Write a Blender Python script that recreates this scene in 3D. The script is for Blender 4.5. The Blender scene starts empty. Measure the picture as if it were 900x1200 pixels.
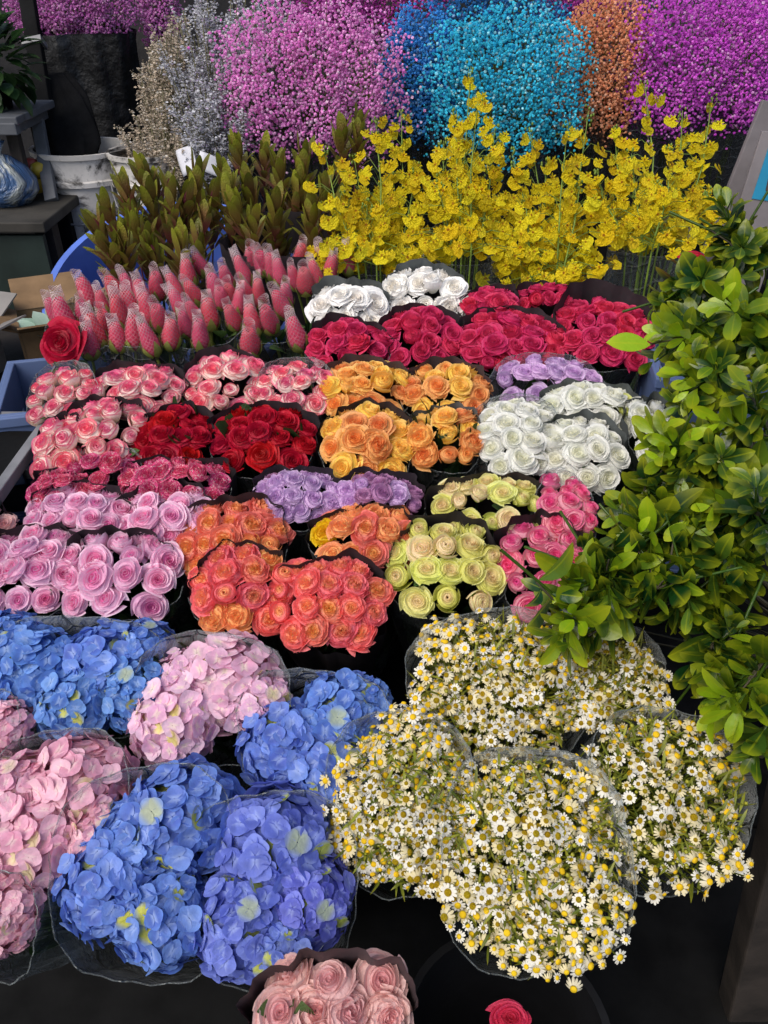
import bpy, math, random
import numpy as np
from mathutils import Vector, Matrix, Euler, Quaternion

random.seed(11)
RG = np.random.default_rng(11)
R = math.radians
SC = bpy.context.scene
COL = SC.collection

# ------------------------------------------------------------------ camera
F = 942.0
CAM = Vector((0, 0, 1.6))
PITCH = R(35)
FW = Vector((0, math.cos(PITCH), -math.sin(PITCH)))
DN = Vector((0, -math.sin(PITCH), -math.cos(PITCH)))
RT = Vector((1, 0, 0))
cd = bpy.data.cameras.new('camera'); co = bpy.data.objects.new('camera', cd); COL.objects.link(co)
co.location = CAM; co.rotation_euler = (R(90) - PITCH, 0, 0)
cd.sensor_fit = 'VERTICAL'; cd.angle = 2 * math.atan(600 / F)
cd.clip_start = 0.02; cd.clip_end = 500
SC.camera = co

_py = [-60, 0, 80, 230, 330, 400, 500, 650, 800, 1000, 1100, 1200]
_dc = [2.72, 2.6, 2.35, 2.0, 1.83, 1.68, 1.43, 1.27, 1.12, .97, .92, .85]
def DC(py): return float(np.interp(py, _py, _dc))
def P(px, py, d=None):
    if d is None: d = DC(py)
    return CAM + d * (FW + RT * ((px - 450) / F) + DN * ((py - 600) / F))
def down_angle(py): return PITCH + math.atan((py - 600) / F)

TIERS = [(-.05, .98, .13), (.98, 1.40, .30), (1.40, 1.80, .44), (1.80, 2.35, .58), (2.35, 3.5, .78)]
def tier(y):
    for a, b, z in TIERS:
        if y < b: return z
    return TIERS[-1][2]

# ------------------------------------------------------------------ object helpers
def tag(o, label=None, cat=None, group=None, kind=None):
    if label: o['label'] = label
    if cat: o['category'] = cat
    if group: o['group'] = group
    if kind: o['kind'] = kind
    return o
def thing(name, label, cat, loc, group=None, rot=(0, 0, 0)):
    o = bpy.data.objects.new(name, None); COL.objects.link(o)
    o.empty_display_size = .05
    o.location = loc; o.rotation_euler = rot
    return tag(o, label, cat, group)
def link(name, me, parent=None, loc=None, rot=None, scale=None):
    o = bpy.data.objects.new(name, me); COL.objects.link(o)
    if parent: o.parent = parent
    if loc is not None: o.location = loc
    if rot is not None:
        if isinstance(rot, Quaternion): o.rotation_euler = rot.to_euler()
        else: o.rotation_euler = rot
    if scale is not None: o.scale = scale if hasattr(scale, '__len__') else (scale,) * 3
    return o
def mesh(name, V, Fs, mats, col=None, mi=None, smooth=True):
    """Fs: list of (m,k) int arrays; col: (n,4) point colours 'pet'; mi: material index per face"""
    me = bpy.data.meshes.new(name)
    V = np.asarray(V, dtype=np.float32)
    if not isinstance(Fs, list): Fs = [Fs]
    Fs = [np.asarray(f, dtype=np.int32) for f in Fs if len(f)]
    me.vertices.add(len(V)); me.vertices.foreach_set('co', V.ravel())
    tot = sum(f.size for f in Fs); nf = sum(len(f) for f in Fs)
    me.loops.add(tot); me.polygons.add(nf)
    me.loops.foreach_set('vertex_index', np.concatenate([f.ravel() for f in Fs]))
    ls = []; st = 0
    for f in Fs:
        k = f.shape[1]; ls.append(st + np.arange(len(f)) * k); st += f.size
    me.polygons.foreach_set('loop_start', np.concatenate(ls).astype(np.int32))
    if mi is not None: me.polygons.foreach_set('material_index', np.asarray(mi, dtype=np.int32))
    if col is not None:
        a = me.attributes.new('pet', 'FLOAT_COLOR', 'POINT')
        a.data.foreach_set('color', np.asarray(col, dtype=np.float32).ravel())
    for m in (mats if isinstance(mats, (list, tuple)) else [mats]): me.materials.append(m)
    me.update(calc_edges=True); me.validate()
    me.polygons.foreach_set('use_smooth', np.full(len(me.polygons), smooth))
    return me
def grid_faces(nu, nv, off=0, close=False):
    f = []
    for i in range(nu if close else nu - 1):
        for j in range(nv - 1):
            a = off + i * nv + j; b = off + ((i + 1) % nu) * nv + j
            f.append((a, b, b + 1, a + 1))
    return f
class MB:
    def __init__(s): s.v = []; s.q = []; s.t = []; s.c = []; s.n = 0
    def add(s, V, Q=(), T=(), C=None):
        V = np.asarray(V, float); s.v.append(V)
        if len(Q): s.q.append(np.asarray(Q) + s.n)
        if len(T): s.t.append(np.asarray(T) + s.n)
        if C is None: C = np.tile([.5, .5, .5, 1], (len(V), 1))
        s.c.append(np.asarray(C, float)); s.n += len(V)
    def box(s, c, d, rot=None, taper=1.0):
        c = Vector(c); d = Vector(d) / 2
        V = []
        for z in (-1, 1):
            k = taper if z > 0 else 1
            for x, y in ((-1, -1), (1, -1), (1, 1), (-1, 1)):
                p = Vector((x * d.x * k, y * d.y * k, z * d.z))
                if rot is not None: p = rot @ p
                V.append(c + p)
        s.add(V, [(0, 3, 2, 1), (4, 5, 6, 7), (0, 1, 5, 4), (1, 2, 6, 5), (2, 3, 7, 6), (3, 0, 4, 7)])
    def tube(s, pts, rad, n=5, C=None):
        pts = [Vector(p) for p in pts]; V = []
        for i, p in enumerate(pts):
            t = (pts[min(i + 1, len(pts) - 1)] - pts[max(i - 1, 0)]).normalized()
            a = t.orthogonal().normalized(); b = t.cross(a)
            r = rad[i] if hasattr(rad, '__len__') else rad
            for k in range(n):
                an = 2 * math.pi * k / n
                V.append(p + (a * math.cos(an) + b * math.sin(an)) * r)
        Q = []
        for i in range(len(pts) - 1):
            for k in range(n):
                Q.append((i * n + k, i * n + (k + 1) % n, (i + 1) * n + (k + 1) % n, (i + 1) * n + k))
        cc = None if C is None else np.tile(C, (len(V), 1))
        s.add(V, Q, C=cc)
    def lathe(s, prof, n=28, c=(0, 0, 0)):
        V = []
        for r, z in prof:
            for k in range(n):
                a = 2 * math.pi * k / n
                V.append((c[0] + r * math.cos(a), c[1] + r * math.sin(a), c[2] + z))
        Q = []
        for i in range(len(prof) - 1):
            for k in range(n):
                Q.append((i * n + k, i * n + (k + 1) % n, (i + 1) * n + (k + 1) % n, (i + 1) * n + k))
        s.add(V, Q)
    def mesh(s, name, mats, smooth=True):
        Fs = []
        if s.q: Fs.append(np.concatenate(s.q))
        if s.t: Fs.append(np.concatenate(s.t))
        return mesh(name, np.concatenate(s.v), Fs, mats, np.concatenate(s.c), smooth=smooth)
    def link(s, name, mats, parent=None, loc=None, smooth=False, bevel=0, rot=None):
        me = s.mesh(name, mats, smooth); o = link(name, me, parent, loc, rot)
        if bevel:
            b = o.modifiers.new('bevel', 'BEVEL'); b.width = bevel; b.segments = 2; b.limit_method = 'ANGLE'
        return o

# ------------------------------------------------------------------ materials
class NT:
    def __init__(s, name):
        s.m = bpy.data.materials.new(name); s.m.use_nodes = True
        s.t = s.m.node_tree; s.t.nodes.clear()
        s.out = s.n('ShaderNodeOutputMaterial')
    def n(s, ty, **kw):
        nd = s.t.nodes.new(ty)
        for k, v in kw.items(): setattr(nd, k, v)
        return nd
    def put(s, sock, v):
        if hasattr(v, 'is_linked') or isinstance(v, bpy.types.NodeSocket): s.t.links.new(v, sock)
        elif isinstance(v, (tuple, list)) and len(v) == 3 and sock.type == 'RGBA': sock.default_value = (*v, 1)
        else: sock.default_value = v
    def mix(s, f, a, b, bt='MIX'):
        nd = s.n('ShaderNodeMix', data_type='RGBA', blend_type=bt)
        s.put(nd.inputs[0], f); s.put(nd.inputs[6], a); s.put(nd.inputs[7], b); return nd.outputs[2]
    def mth(s, op, a, b=0.0):
        nd = s.n('ShaderNodeMath', operation=op); s.put(nd.inputs[0], a); s.put(nd.inputs[1], b); return nd.outputs[0]
    def ss(s, v, a, b, lo=0.0, hi=1.0):
        nd = s.n('ShaderNodeMapRange', interpolation_type='SMOOTHSTEP')
        s.put(nd.inputs[0], v); nd.inputs[1].default_value = a; nd.inputs[2].default_value = b
        nd.inputs[3].default_value = lo; nd.inputs[4].default_value = hi; return nd.outputs[0]
    def noise(s, scale, detail=3, co='Object', rough=.55, dist=0):
        tc = s.n('ShaderNodeTexCoord'); nd = s.n('ShaderNodeTexNoise')
        s.t.links.new(tc.outputs[co], nd.inputs['Vector'])
        nd.inputs['Scale'].default_value = scale; nd.inputs['Detail'].default_value = detail
        nd.inputs['Roughness'].default_value = rough; nd.inputs['Distortion'].default_value = dist
        return nd.outputs[0]
    def pet(s):
        a = s.n('ShaderNodeAttribute', attribute_name='pet'); sp = s.n('ShaderNodeSeparateColor')
        s.t.links.new(a.outputs['Color'], sp.inputs[0]); return sp.outputs
    def hsv(s, c, h=.5, sa=1.0, v=1.0):
        nd = s.n('ShaderNodeHueSaturation'); s.put(nd.inputs['Hue'], h); s.put(nd.inputs['Saturation'], sa)
        s.put(nd.inputs['Value'], v); s.put(nd.inputs['Color'], c); return nd.outputs[0]
    def orand(s): return s.n('ShaderNodeObjectInfo').outputs['Random']
    def bsdf(s, c, rough=.5, spec=.5, bump=None, bdist=.002, trans=0, metal=0, coat=0):
        p = s.n('ShaderNodeBsdfPrincipled')
        s.put(p.inputs['Base Color'], c); s.put(p.inputs['Roughness'], rough)
        p.inputs['Specular IOR Level'].default_value = spec; p.inputs['Metallic'].default_value = metal
        p.inputs['Coat Weight'].default_value = coat
        if bump is not None:
            b = s.n('ShaderNodeBump'); s.put(b.inputs['Height'], bump); b.inputs['Distance'].default_value = bdist
            b.inputs['Strength'].default_value = .8
            s.t.links.new(b.outputs[0], p.inputs['Normal'])
        o = p.outputs[0]
        if trans:
            tr = s.n('ShaderNodeBsdfTranslucent'); s.put(tr.inputs[0], c)
            mx = s.n('ShaderNodeMixShader'); mx.inputs[0].default_value = trans
            s.t.links.new(o, mx.inputs[1]); s.t.links.new(tr.outputs[0], mx.inputs[2]); o = mx.outputs[0]
        s.t.links.new(o, s.out.inputs[0]); return s.m

def plain(name, c, rough=.6, var=.25, scale=12, bump=0, spec=.4, metal=0, dirt=None, dirt_amt=.5, coat=0):
    t = NT(name); nz = t.noise(scale, 5)
    f = t.ss(nz, .3, .7, 1 - var, 1 + var)
    c2 = t.hsv(c, v=f)
    if dirt is not None:
        n2 = t.noise(scale * .45, 8, rough=.7, dist=.6)
        c2 = t.mix(t.ss(n2, .62 - dirt_amt * .25, .70 - dirt_amt * .2), c2, dirt)
    return t.bsdf(c2, rough, spec, nz if bump else None, bump, metal=metal, coat=coat)

def rose_mat(name, base, outer, inner, edge, eamt=.6, e0=.6, speck=None, hue=.012, val=.13, trans=.32, blush=None, blush_p=.4):
    t = NT(name); tt, k, rd = t.pet()[:3]
    o = t.orand()
    c = t.mix(t.ss(k, .05, .72), inner, outer)
    if blush is not None:
        c = t.mix(t.mth('MULTIPLY', t.ss(o, 1 - blush_p - .1, 1 - blush_p + .15), .85), c, blush)
    c = t.mix(t.mth('MULTIPLY', t.ss(tt, e0, 1.0), eamt), c, edge)
    c = t.mix(t.ss(tt, .05, .62), base, c)
    nz = t.noise(7, 4)
    if speck is not None:
        n2 = t.noise(6, 6, rough=.75, dist=1.2)
        c = t.mix(t.ss(n2, .52, .60), c, speck)
    v = t.mth('ADD', t.mth('MULTIPLY', rd, val * 1.2), t.mth('ADD', t.mth('MULTIPLY', o, val), 1 - val * 1.1))
    h = t.mth('ADD', t.mth('MULTIPLY', o, hue * 2), .5 - hue)
    c = t.hsv(c, h, 1.0, v)
    return t.bsdf(c, .48, .3, nz, .0025, trans)

def leaf_mat(name, dark, light, tipc, rough=.35, trans=.3, spec=.5):
    t = NT(name); tt, g, rd = t.pet()[:3]
    c = t.mix(g, dark, light); c = t.mix(t.ss(tt, .55, 1.0, 0, .55), c, tipc)
    al = t.n('ShaderNodeAttribute', attribute_name='pet').outputs['Alpha']; c = t.mix(t.ss(al, .16, .03, 0, .35), c, tipc)
    nz = t.noise(30, 3)
    c = t.hsv(c, t.mth('ADD', t.mth('MULTIPLY', t.orand(), .02), .49), 1.0, t.mth('ADD', t.mth('MULTIPLY', rd, .5), .75))
    return t.bsdf(c, rough, spec, nz, .004, trans)

def film_mat(name, tint=(.9, .92, .93), veil=.05, gloss=.12, vc=(.8, .82, .85)):
    """clear florist's film: mostly transparent, with a milky crinkle and sheen"""
    t = NT(name); nz = t.noise(9, 6, rough=.65, dist=1.5)
    tc = t.n('ShaderNodeTexCoord'); n3 = t.n('ShaderNodeTexNoise'); n3.inputs['Scale'].default_value = 7; t.t.links.new(tc.outputs['Object'], n3.inputs['Vector'])
    av = t.n('ShaderNodeVectorMath', operation='MULTIPLY_ADD'); t.t.links.new(n3.outputs['Color'], av.inputs[0]); av.inputs[1].default_value = (.12, .12, .12); t.t.links.new(tc.outputs['Object'], av.inputs[2])
    vo = t.n('ShaderNodeTexVoronoi', feature='DISTANCE_TO_EDGE'); vo.inputs['Scale'].default_value = 17; t.t.links.new(av.outputs[0], vo.inputs['Vector'])
    crease = t.ss(vo.outputs['Distance'], .05, .0); nz = t.mth('ADD', nz, t.mth('MULTIPLY', crease, .35))
    crease = t.mth('MULTIPLY', crease, t.ss(n3.outputs[0], .45, .65))
    tr = t.n('ShaderNodeBsdfTransparent'); t.put(tr.inputs[0], tint)
    p = t.n('ShaderNodeBsdfPrincipled'); t.put(p.inputs['Base Color'], vc)
    p.inputs['Roughness'].default_value = .22
    b = t.n('ShaderNodeBump'); b.inputs['Distance'].default_value = .03; b.inputs['Strength'].default_value = 1
    t.put(b.inputs['Height'], nz); t.t.links.new(b.outputs[0], p.inputs['Normal'])
    fr = t.n('ShaderNodeFresnel'); fr.inputs[0].default_value = 1.35; t.t.links.new(b.outputs[0], fr.inputs['Normal'])
    f = t.mth('ADD', t.mth('MULTIPLY', fr.outputs[0], gloss * 4), t.ss(nz, .5, .78, veil * .5, veil * 3.2))
    f = t.mth('MINIMUM', t.mth('ADD', f, t.mth('MULTIPLY', crease, veil * 5)), .85)
    mx = t.n('ShaderNodeMixShader'); t.put(mx.inputs[0], f)
    t.t.links.new(tr.outputs[0], mx.inputs[1]); t.t.links.new(p.outputs[0], mx.inputs[2])
    t.t.links.new(mx.outputs[0], t.out.inputs[0]); return t.m

def blossom_mat(name, a, b, c3, trans=.2):
    t = NT(name); tt, g, rd = t.pet()[:3]
    c = t.mix(g, a, b); c = t.mix(t.ss(rd, .86, .95), c, c3)
    c = t.hsv(c, v=t.mth('ADD', t.mth('MULTIPLY', tt, .35), .8))
    return t.bsdf(c, .65, .2, None, 0, trans)

M = {}
M['black_paper'] = plain('black_paper', (.028, .022, .026), .62, .35, 14, .004, .35)
M['brown_paper'] = plain('dark_plum_paper', (.055, .038, .042), .6, .3, 14, .004, .35)
M['grey_paper'] = plain('grey_green_paper', (.085, .095, .095), .6, .3, 14, .004, .35)
M['film'] = film_mat('clear_film', veil=.03, gloss=.12, vc=(.5, .53, .54))
M['film_soft'] = film_mat('clear_film_soft', veil=.05, gloss=.12, vc=(.6, .6, .62))
M['film_edge'] = film_mat('film_edge', veil=.08, gloss=.12, vc=(.6, .64, .63))
M['film_dark'] = film_mat('smoky_film', (.45, .47, .48), .04, .12, (.25, .26, .27))
M['stem'] = plain('stem_green', (.06, .11, .03), .5, .3, 20)
M['leaf_dark'] = leaf_mat('rose_leaf', (.018, .045, .016), (.04, .09, .025), (.05, .10, .03))
M['leaf_fine'] = leaf_mat('fine_leaf', (.08, .12, .012), (.30, .32, .03), (.40, .36, .03), .5)
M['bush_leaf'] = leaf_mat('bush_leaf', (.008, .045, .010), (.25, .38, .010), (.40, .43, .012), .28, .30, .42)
M['twig'] = plain('twig', (.07, .06, .035), .7, .3, 30)

ROSE = dict(
    bicolor=rose_mat('rose_pink_cream', (.90, .82, .60), (.94, .76, .68), (.90, .28, .38), (.88, .11, .27), .88, .74, hue=.01),
    red=rose_mat('rose_red', (.20, .002, .008), (.50, .004, .022), (.38, .002, .012), (.60, .012, .04), .6, hue=.006),
    crimson=rose_mat('rose_crimson', (.46, .012, .06), (.68, .018, .10), (.56, .008, .055), (.76, .08, .20), .6, hue=.008),
    orange=rose_mat('rose_orange', (.90, .50, .06), (.94, .50, .13), (.92, .30, .03), (.95, .58, .24), .6, hue=.016, blush=(.92, .60, .08), blush_p=.4),
    lavender=rose_mat('rose_lavender', (.56, .36, .58), (.72, .48, .76), (.54, .26, .60), (.80, .62, .84), .6, hue=.012),
    plum=rose_mat('rose_plum', (.40, .15, .32), (.54, .25, .47), (.40, .13, .36), (.64, .36, .58), .6, hue=.015),
    white=rose_mat('rose_white', (.76, .80, .54), (.86, .86, .80), (.82, .81, .60), (.89, .89, .86), .6, hue=.01, val=.04),
    raspberry=rose_mat('rose_raspberry_cream', (.70, .30, .36), (.74, .05, .21), (.58, .02, .11), (.78, .08, .25), .5, .6, (.88, .72, .70), hue=.008),
    lilac=rose_mat('rose_lilac_pink', (.90, .60, .72), (.92, .52, .72), (.82, .15, .44), (.95, .76, .86), .75, .7, hue=.01),
    coral=rose_mat('rose_coral', (.90, .50, .18), (.92, .30, .20), (.94, .52, .10), (.90, .26, .22), .5, .62, hue=.012, blush=(.92, .46, .16), blush_p=.35),
    coralpink=rose_mat('rose_coral_pink', (.92, .44, .24), (.94, .20, .22), (.95, .46, .16), (.94, .25, .28), .6, .62, hue=.010),
    green=rose_mat('rose_green_cream', (.62, .74, .06), (.80, .82, .20), (.88, .70, .36), (.86, .88, .44), .6, .74, hue=.018, val=.08, blush=(.90, .64, .48), blush_p=.3),
    hot=rose_mat('rose_hot_pink', (.90, .72, .60), (.90, .42, .50), (.86, .07, .28), (.86, .12, .34), .8, .66, hue=.008),
    blush=rose_mat('rose_blush', (.84, .60, .50), (.88, .56, .53), (.82, .36, .39), (.88, .64, .61), .6, .6, hue=.008),
    yellow=rose_mat('rose_yellow', (.84, .56, .02), (.90, .62, .01), (.86, .46, .01), (.90, .66, .03), .5),
    pearl=rose_mat('rose_pearl', (.84, .82, .70), (.92, .90, .86), (.88, .82, .72), (.93, .92, .90), .6, hue=.01, val=.06, trans=.15),
)

# ------------------------------------------------------------------ flower shapes
def rose_geom(seed, style):
    rg = random.Random(seed)
    nS, nT = 9, 8
    V = []; C = []; Q = []
    npet = {'garden': 52, 'bud': 18, 'classic': 27, 'open': 28}[style]
    op = {'classic': .62, 'garden': .5, 'bud': .35, 'open': .95}[style]
    cx, cy = rg.uniform(-.06, .06), rg.uniform(-.06, .06)
    ell = rg.uniform(.92, 1.08)
    for i in range(npet):
        k = i / (npet - 1)
        phi = i * 2.39996 + rg.uniform(-.3, .3)
        if style == 'garden':
            if k < .66:
                kk = k / .66
                Rk = .06 + .66 * kk ** .8; w = min(1.5, rg.uniform(.5, .85) / (.35 + kk)); ruf = .07
                H = .92 - .05 * kk + rg.uniform(-.09, .07)
            else:
                Rk = .74 + .20 * (k - .66) / .34; w = .66; ruf = .035; H = .90 - .30 * (k - .66) / .34 + rg.uniform(-.04, .04)
        elif style == 'bud':
            Rk = .08 + .60 * k ** .85; w = 1.9 - 1.0 * k; H = 1.12 - .16 * k + rg.uniform(-.04, .04); ruf = .015
        else:
            Rk = .05 + .78 * k ** .85; w = rg.uniform(.85, 1.15) * (1.9 - 1.1 * k ** .7)
            H = .86 + .13 * math.sin(k * 2.6) - .28 * k ** 1.8 + rg.uniform(-.05, .05); ruf = .03
        Rk *= rg.uniform(.90, 1.08); H += rg.uniform(-.06, .06)
        rnd = rg.random(); ph = rg.uniform(0, 6.28); fl = rg.uniform(.25, 1.75); pinch = rg.uniform(.3, 1.2)
        off = len(V); tl = rg.uniform(-.10, .10)
        for a in range(nS):
            s = -1 + 2 * a / (nS - 1)
            for b in range(nT):
                t = b / (nT - 1)
                bul = math.sin(min(1, .16 + t * .95) * math.pi / 2) ** .8
                r = Rk * bul
                if style == 'bud': r = Rk * (.35 + .85 * math.sin(min(1, t * .95 + .12) * math.pi * .62) - .05 * t)
                th = phi + w * s * (.35 + .65 * math.sin(min(1.0, .15 + t * 1.05) * math.pi / 2))
                r *= 1 + .12 * s * (1 - .3 * k)
                c = max(0, (t - .60) / .40) ** 1.8
                # rims roll outwards, mostly at the two shoulders, leaving a soft point between
                sh = .55 + .45 * pinch * abs(s) ** 1.5
                r += c * (.02 + .26 * k ** 1.2) * fl * op * sh
                z = H * (t ** .8)
                z -= c * (.015 + .20 * k ** 1.4) * fl * op * sh
                z -= (.07 + .15 * k) * abs(s) ** 2.6 * t
                z += math.exp(-(s / .3) ** 2) * c * .05 * k + tl * s * t
                r += ruf * math.sin(4.2 * s + ph) * t * t * (.4 + .6 * k)
                z += ruf * math.sin(5.3 * s + ph * 2) * t * t
                V.append((r * math.cos(th) * ell + cx * (1 - k), r * math.sin(th) / ell + cy * (1 - k), (z - .45) * 1.12))
                C.append((t, k, rnd, 1))
        Q += grid_faces(nS, nT, off)
    if True:
        # the packed inner petals: a swirled cushion just below the rims
        off = len(V); nk, na_ = 9, 28
        for a in range(na_):
            for b in range(nk):
                k = b / (nk - 1); th = 2 * math.pi * a / na_ + k * 1.2
                if style == 'bud':
                    r = .06 + .55 * k ** .85; H = 1.12 - .16 * k; dp = .90
                elif style == 'garden':
                    r = .03 + .86 * k; H = .92 - .30 * max(0, k - .7) / .3; dp = .80
                else:
                    r = (.02 + .80 * k ** .85) * .97; H = .86 + .13 * math.sin(k * 2.6) - .28 * k ** 1.8; dp = .80
                z = H * dp + .025 * math.sin(3 * th + 9 * k + seed) - .55 * max(0, k - .86)
                V.append((r * math.cos(th) * ell + cx * (1 - k), r * math.sin(th) / ell + cy * (1 - k), (z - .45) * 1.12)); C.append((.72, k, .25, 1))
        Q += grid_faces(na_, nk, off, True)
    V = np.array(V)
    rr = np.percentile(np.hypot(V[:, 0], V[:, 1]), 97)
    if style != 'bud': V[:, :2] /= rr
    return V, Q, np.array(C)
GEOM = {s: [rose_geom(100 + 17 * i, s) for i in range(4)] for s in ('classic', 'garden', 'bud', 'open')}
ROSE_MESH = {}
def rose_mesh(rtype, style, i):
    key = (rtype, style, i)
    if key not in ROSE_MESH:
        V, Q, C = GEOM[style][i]; ROSE_MESH[key] = mesh('rose', V, [np.array(Q)], ROSE[rtype], C)
    return ROSE_MESH[key]

def leaf_geom(L, W, curl=.3, fold=.15, nu=6, shape=1.0, g=.5, rnd=.5, ex=.75, ease=1.0):
    """leaf along +Y from the origin, face up"""
    V = []; C = []
    for j in range(nu):
        t = 1 - (1 - j / (nu - 1)) ** ease
        w = W * .5 * (max(0, math.sin(math.pi * (t ** shape))) ** ex + .04) if t < 1 else W * .02
        z = -curl * L * t * t
        for s in (-1, 0, 1):
            V.append((s * w, L * t * (1 - .15 * curl * t), z + (abs(s) * fold * w * 2)))
            C.append((t, g, rnd, abs(s)))
    Q = []
    for j in range(nu - 1):
        for s in range(2):
            a = j * 3 + s; Q.append((a, a + 1, a + 4, a + 3))
    return np.array(V), Q, np.array(C)
def xf(V, rot, loc, sc=1.0):
    return np.asarray(V) * sc @ np.array(rot).T + np.array(loc)
def rot_to(d, up=Vector((0, 0, 1)), roll=0):
    """rotation matrix taking +Y to d, +Z roughly to up"""
    d = Vector(d).normalized(); x = d.cross(up)
    if x.length < 1e-4: x = Vector((1, 0, 0))
    x.normalize(); z = x.cross(d)
    m = Matrix((x, d, z)).transposed()
    return m @ Matrix.Rotation(roll, 3, 'Y')

def foliage_mesh(seed, mat, n=46, wide=.55):
    """unit bundle: stems from the foot (0,0,0) to a disc of radius 1 at z=1, leaves between"""
    rg = random.Random(seed); b = MB()
    for i in range(9):
        a = rg.uniform(0, 6.28); r = rg.uniform(.1, .85)
        b.tube([(.12 * math.cos(a), .12 * math.sin(a), 0), (r * .6 * math.cos(a), r * .6 * math.sin(a), .55), (r * math.cos(a), r * math.sin(a), .97)], .028, 4, (.4, .3, .5, 1))
    for i in range(n):
        a = rg.uniform(0, 6.28); z = rg.uniform(.35, .96); r = rg.uniform(.35, .95) * (.25 + .75 * z)
        V, Q, C = leaf_geom(rg.uniform(.45, .75), rg.uniform(.3, .42) * wide / .55, rg.uniform(.1, .5), .1, 5, .9, rg.random(), rg.random())
        d = Vector((math.cos(a), math.sin(a), rg.uniform(-.2, .9)))
        V = xf(V, rot_to(d, Vector((0, 0, 1)), rg.uniform(-.6, .6)), (r * math.cos(a) * .7, r * math.sin(a) * .7, z - .15))
        V[:, 2] = np.minimum(V[:, 2], .99); rr = np.hypot(V[:, 0], V[:, 1]); k = np.minimum(1, .98 * (.35 + .63 * np.clip(V[:, 2], 0, 1)) / np.maximum(rr, 1e-4))
        V[:, 0] *= k; V[:, 1] *= k
        b.add(V, Q, C=C)
    return b.mesh('foliage', mat)
FOL = [foliage_mesh(i, M['leaf_dark']) for i in range(3)]
def single_leaf(mat, seed, L=1, W=.55):
    V, Q, C = leaf_geom(L, W, .25, .12, 8, .85, .7, .6)
    b = MB(); b.add(V, Q, C=C); return b.mesh('leaf', mat)
ROSE_LEAF = single_leaf(leaf_mat('rose_leaf_light', (.05, .12, .03), (.09, .17, .04), (.10, .18, .05), .4), 1)

# ------------------------------------------------------------------ bouquets
class Frame:
    """tilted mouth of a bouquet: T centre, X right, B back, N up-axis, foot on the stand"""
    def __init__(s, cx, cy, w, h, d=None, tilt=18, lean=0, yaw=0, grow=0):
        d = d if d else DC(cy)
        s.T = P(cx, cy, d); s.ppm = F / d
        t = R(tilt)
        s.N = Vector((math.sin(R(lean)), -math.sin(t), math.cos(t))).normalized()
        s.X = (Matrix.Rotation(R(yaw), 3, 'Z') @ Vector((1, 0, 0)))
        s.X = (s.X - s.N * s.X.dot(s.N)).normalized(); s.B = s.N.cross(s.X)
        view = (CAM - s.T).normalized()
        s.fore = max(.25, s.N.dot(view))
        s.rx = w / 2 / s.ppm + grow; s.ry = h / 2 / s.ppm / s.fore + grow
        L = .2
        while L < 1.0:
            q = s.T - s.N * L
            if q.z <= tier(q.y) + .004: break
            L += .004
        s.L = L; s.foot = s.T - s.N * L; s.foot.z = max(s.foot.z, tier(s.foot.y) + .003)
        s.M3 = Matrix((s.X, s.B, s.N)).transposed()
    def w(s, u, v, h): return s.T + s.X * u + s.B * v + s.N * h
    def l(s, u, v, h): return s.w(u, v, h) - s.foot

def sup(th, p):
    return (abs(math.cos(th)) ** p + abs(math.sin(th)) ** p) ** (-1 / p)

def sleeve(fr, name, root, mat, a0=0, a1=360, back=.05, front=-.01, p=2.6, seed=0, r0=.28, crink=.006, grow=1.05, bottom=.0, nt=9, na=64, side=0.0):
    rg = random.Random(seed * 7 + 3)
    ph = [rg.uniform(0, 6.28) for _ in range(6)]
    full = a1 - a0 >= 359.9
    n = max(12, int(na * (a1 - a0) / 360)); V = []
    for i in range(n):
        th = R(a0 + (a1 - a0) * i / (n if full else n - 1))
        bk = (math.sin(th) + 1) / 2
        rim = front + (back - front) * (bk * bk * (3 - 2 * bk)) + side * abs(math.cos(th)) ** 4
        rim += .5 * crink * .8 * (math.sin(2 * th + ph[0]) + .6 * math.sin((3 if 'film' in mat.name else 7) * th + ph[1]))
        sr = sup(th, p)
        for j in range(nt):
            t = bottom + (1 - bottom) * j / (nt - 1)
            k = r0 + (grow - r0) * min(1, t * 1.02) ** .75
            cr = crink * t * (.45 if 'film' in mat.name and 'black' not in mat.name and t > .8 else 1) * (math.sin(3 * th + ph[2]) + .5 * math.sin(5 * th + ph[3] * 2) + (.2 if 'film' in mat.name and t > .9 else .7) * math.sin(11 * th + ph[3] + 3 * t) + .5 * math.sin(17 * th + ph[4] + 5 * t) + .3 * math.sin(9 * t + ph[5] + 4 * th))
            u = math.cos(th) * sr * (fr.rx * k + cr); v = math.sin(th) * sr * (fr.ry * k + cr)
            hh = -fr.L + t * (fr.L + rim)
            V.append(fr.l(u, v, hh))
    Q = grid_faces(n, nt, 0, full); mi = [0] * len(Q); mats = mat
    if 'film' in mat.name and 'black' not in mat.name:      # folded hem along the cut edge
        hb = MB(); pts = [V[i * nt + nt - 1] for i in range(n)]
        if full: pts.append(pts[0])
        hb.tube(pts, .0009, 4); o_ = len(V); V += [tuple(q) for q in hb.v[0]]; Q += [tuple(int(z) + o_ for z in q) for q in hb.q[0]]; mi += [1] * len(hb.q[0]); mats = [mat, M['film_edge']]
    me = mesh(name, V, [np.array(Q)], mats, None, mi)
    return link(name, me, root)

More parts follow.
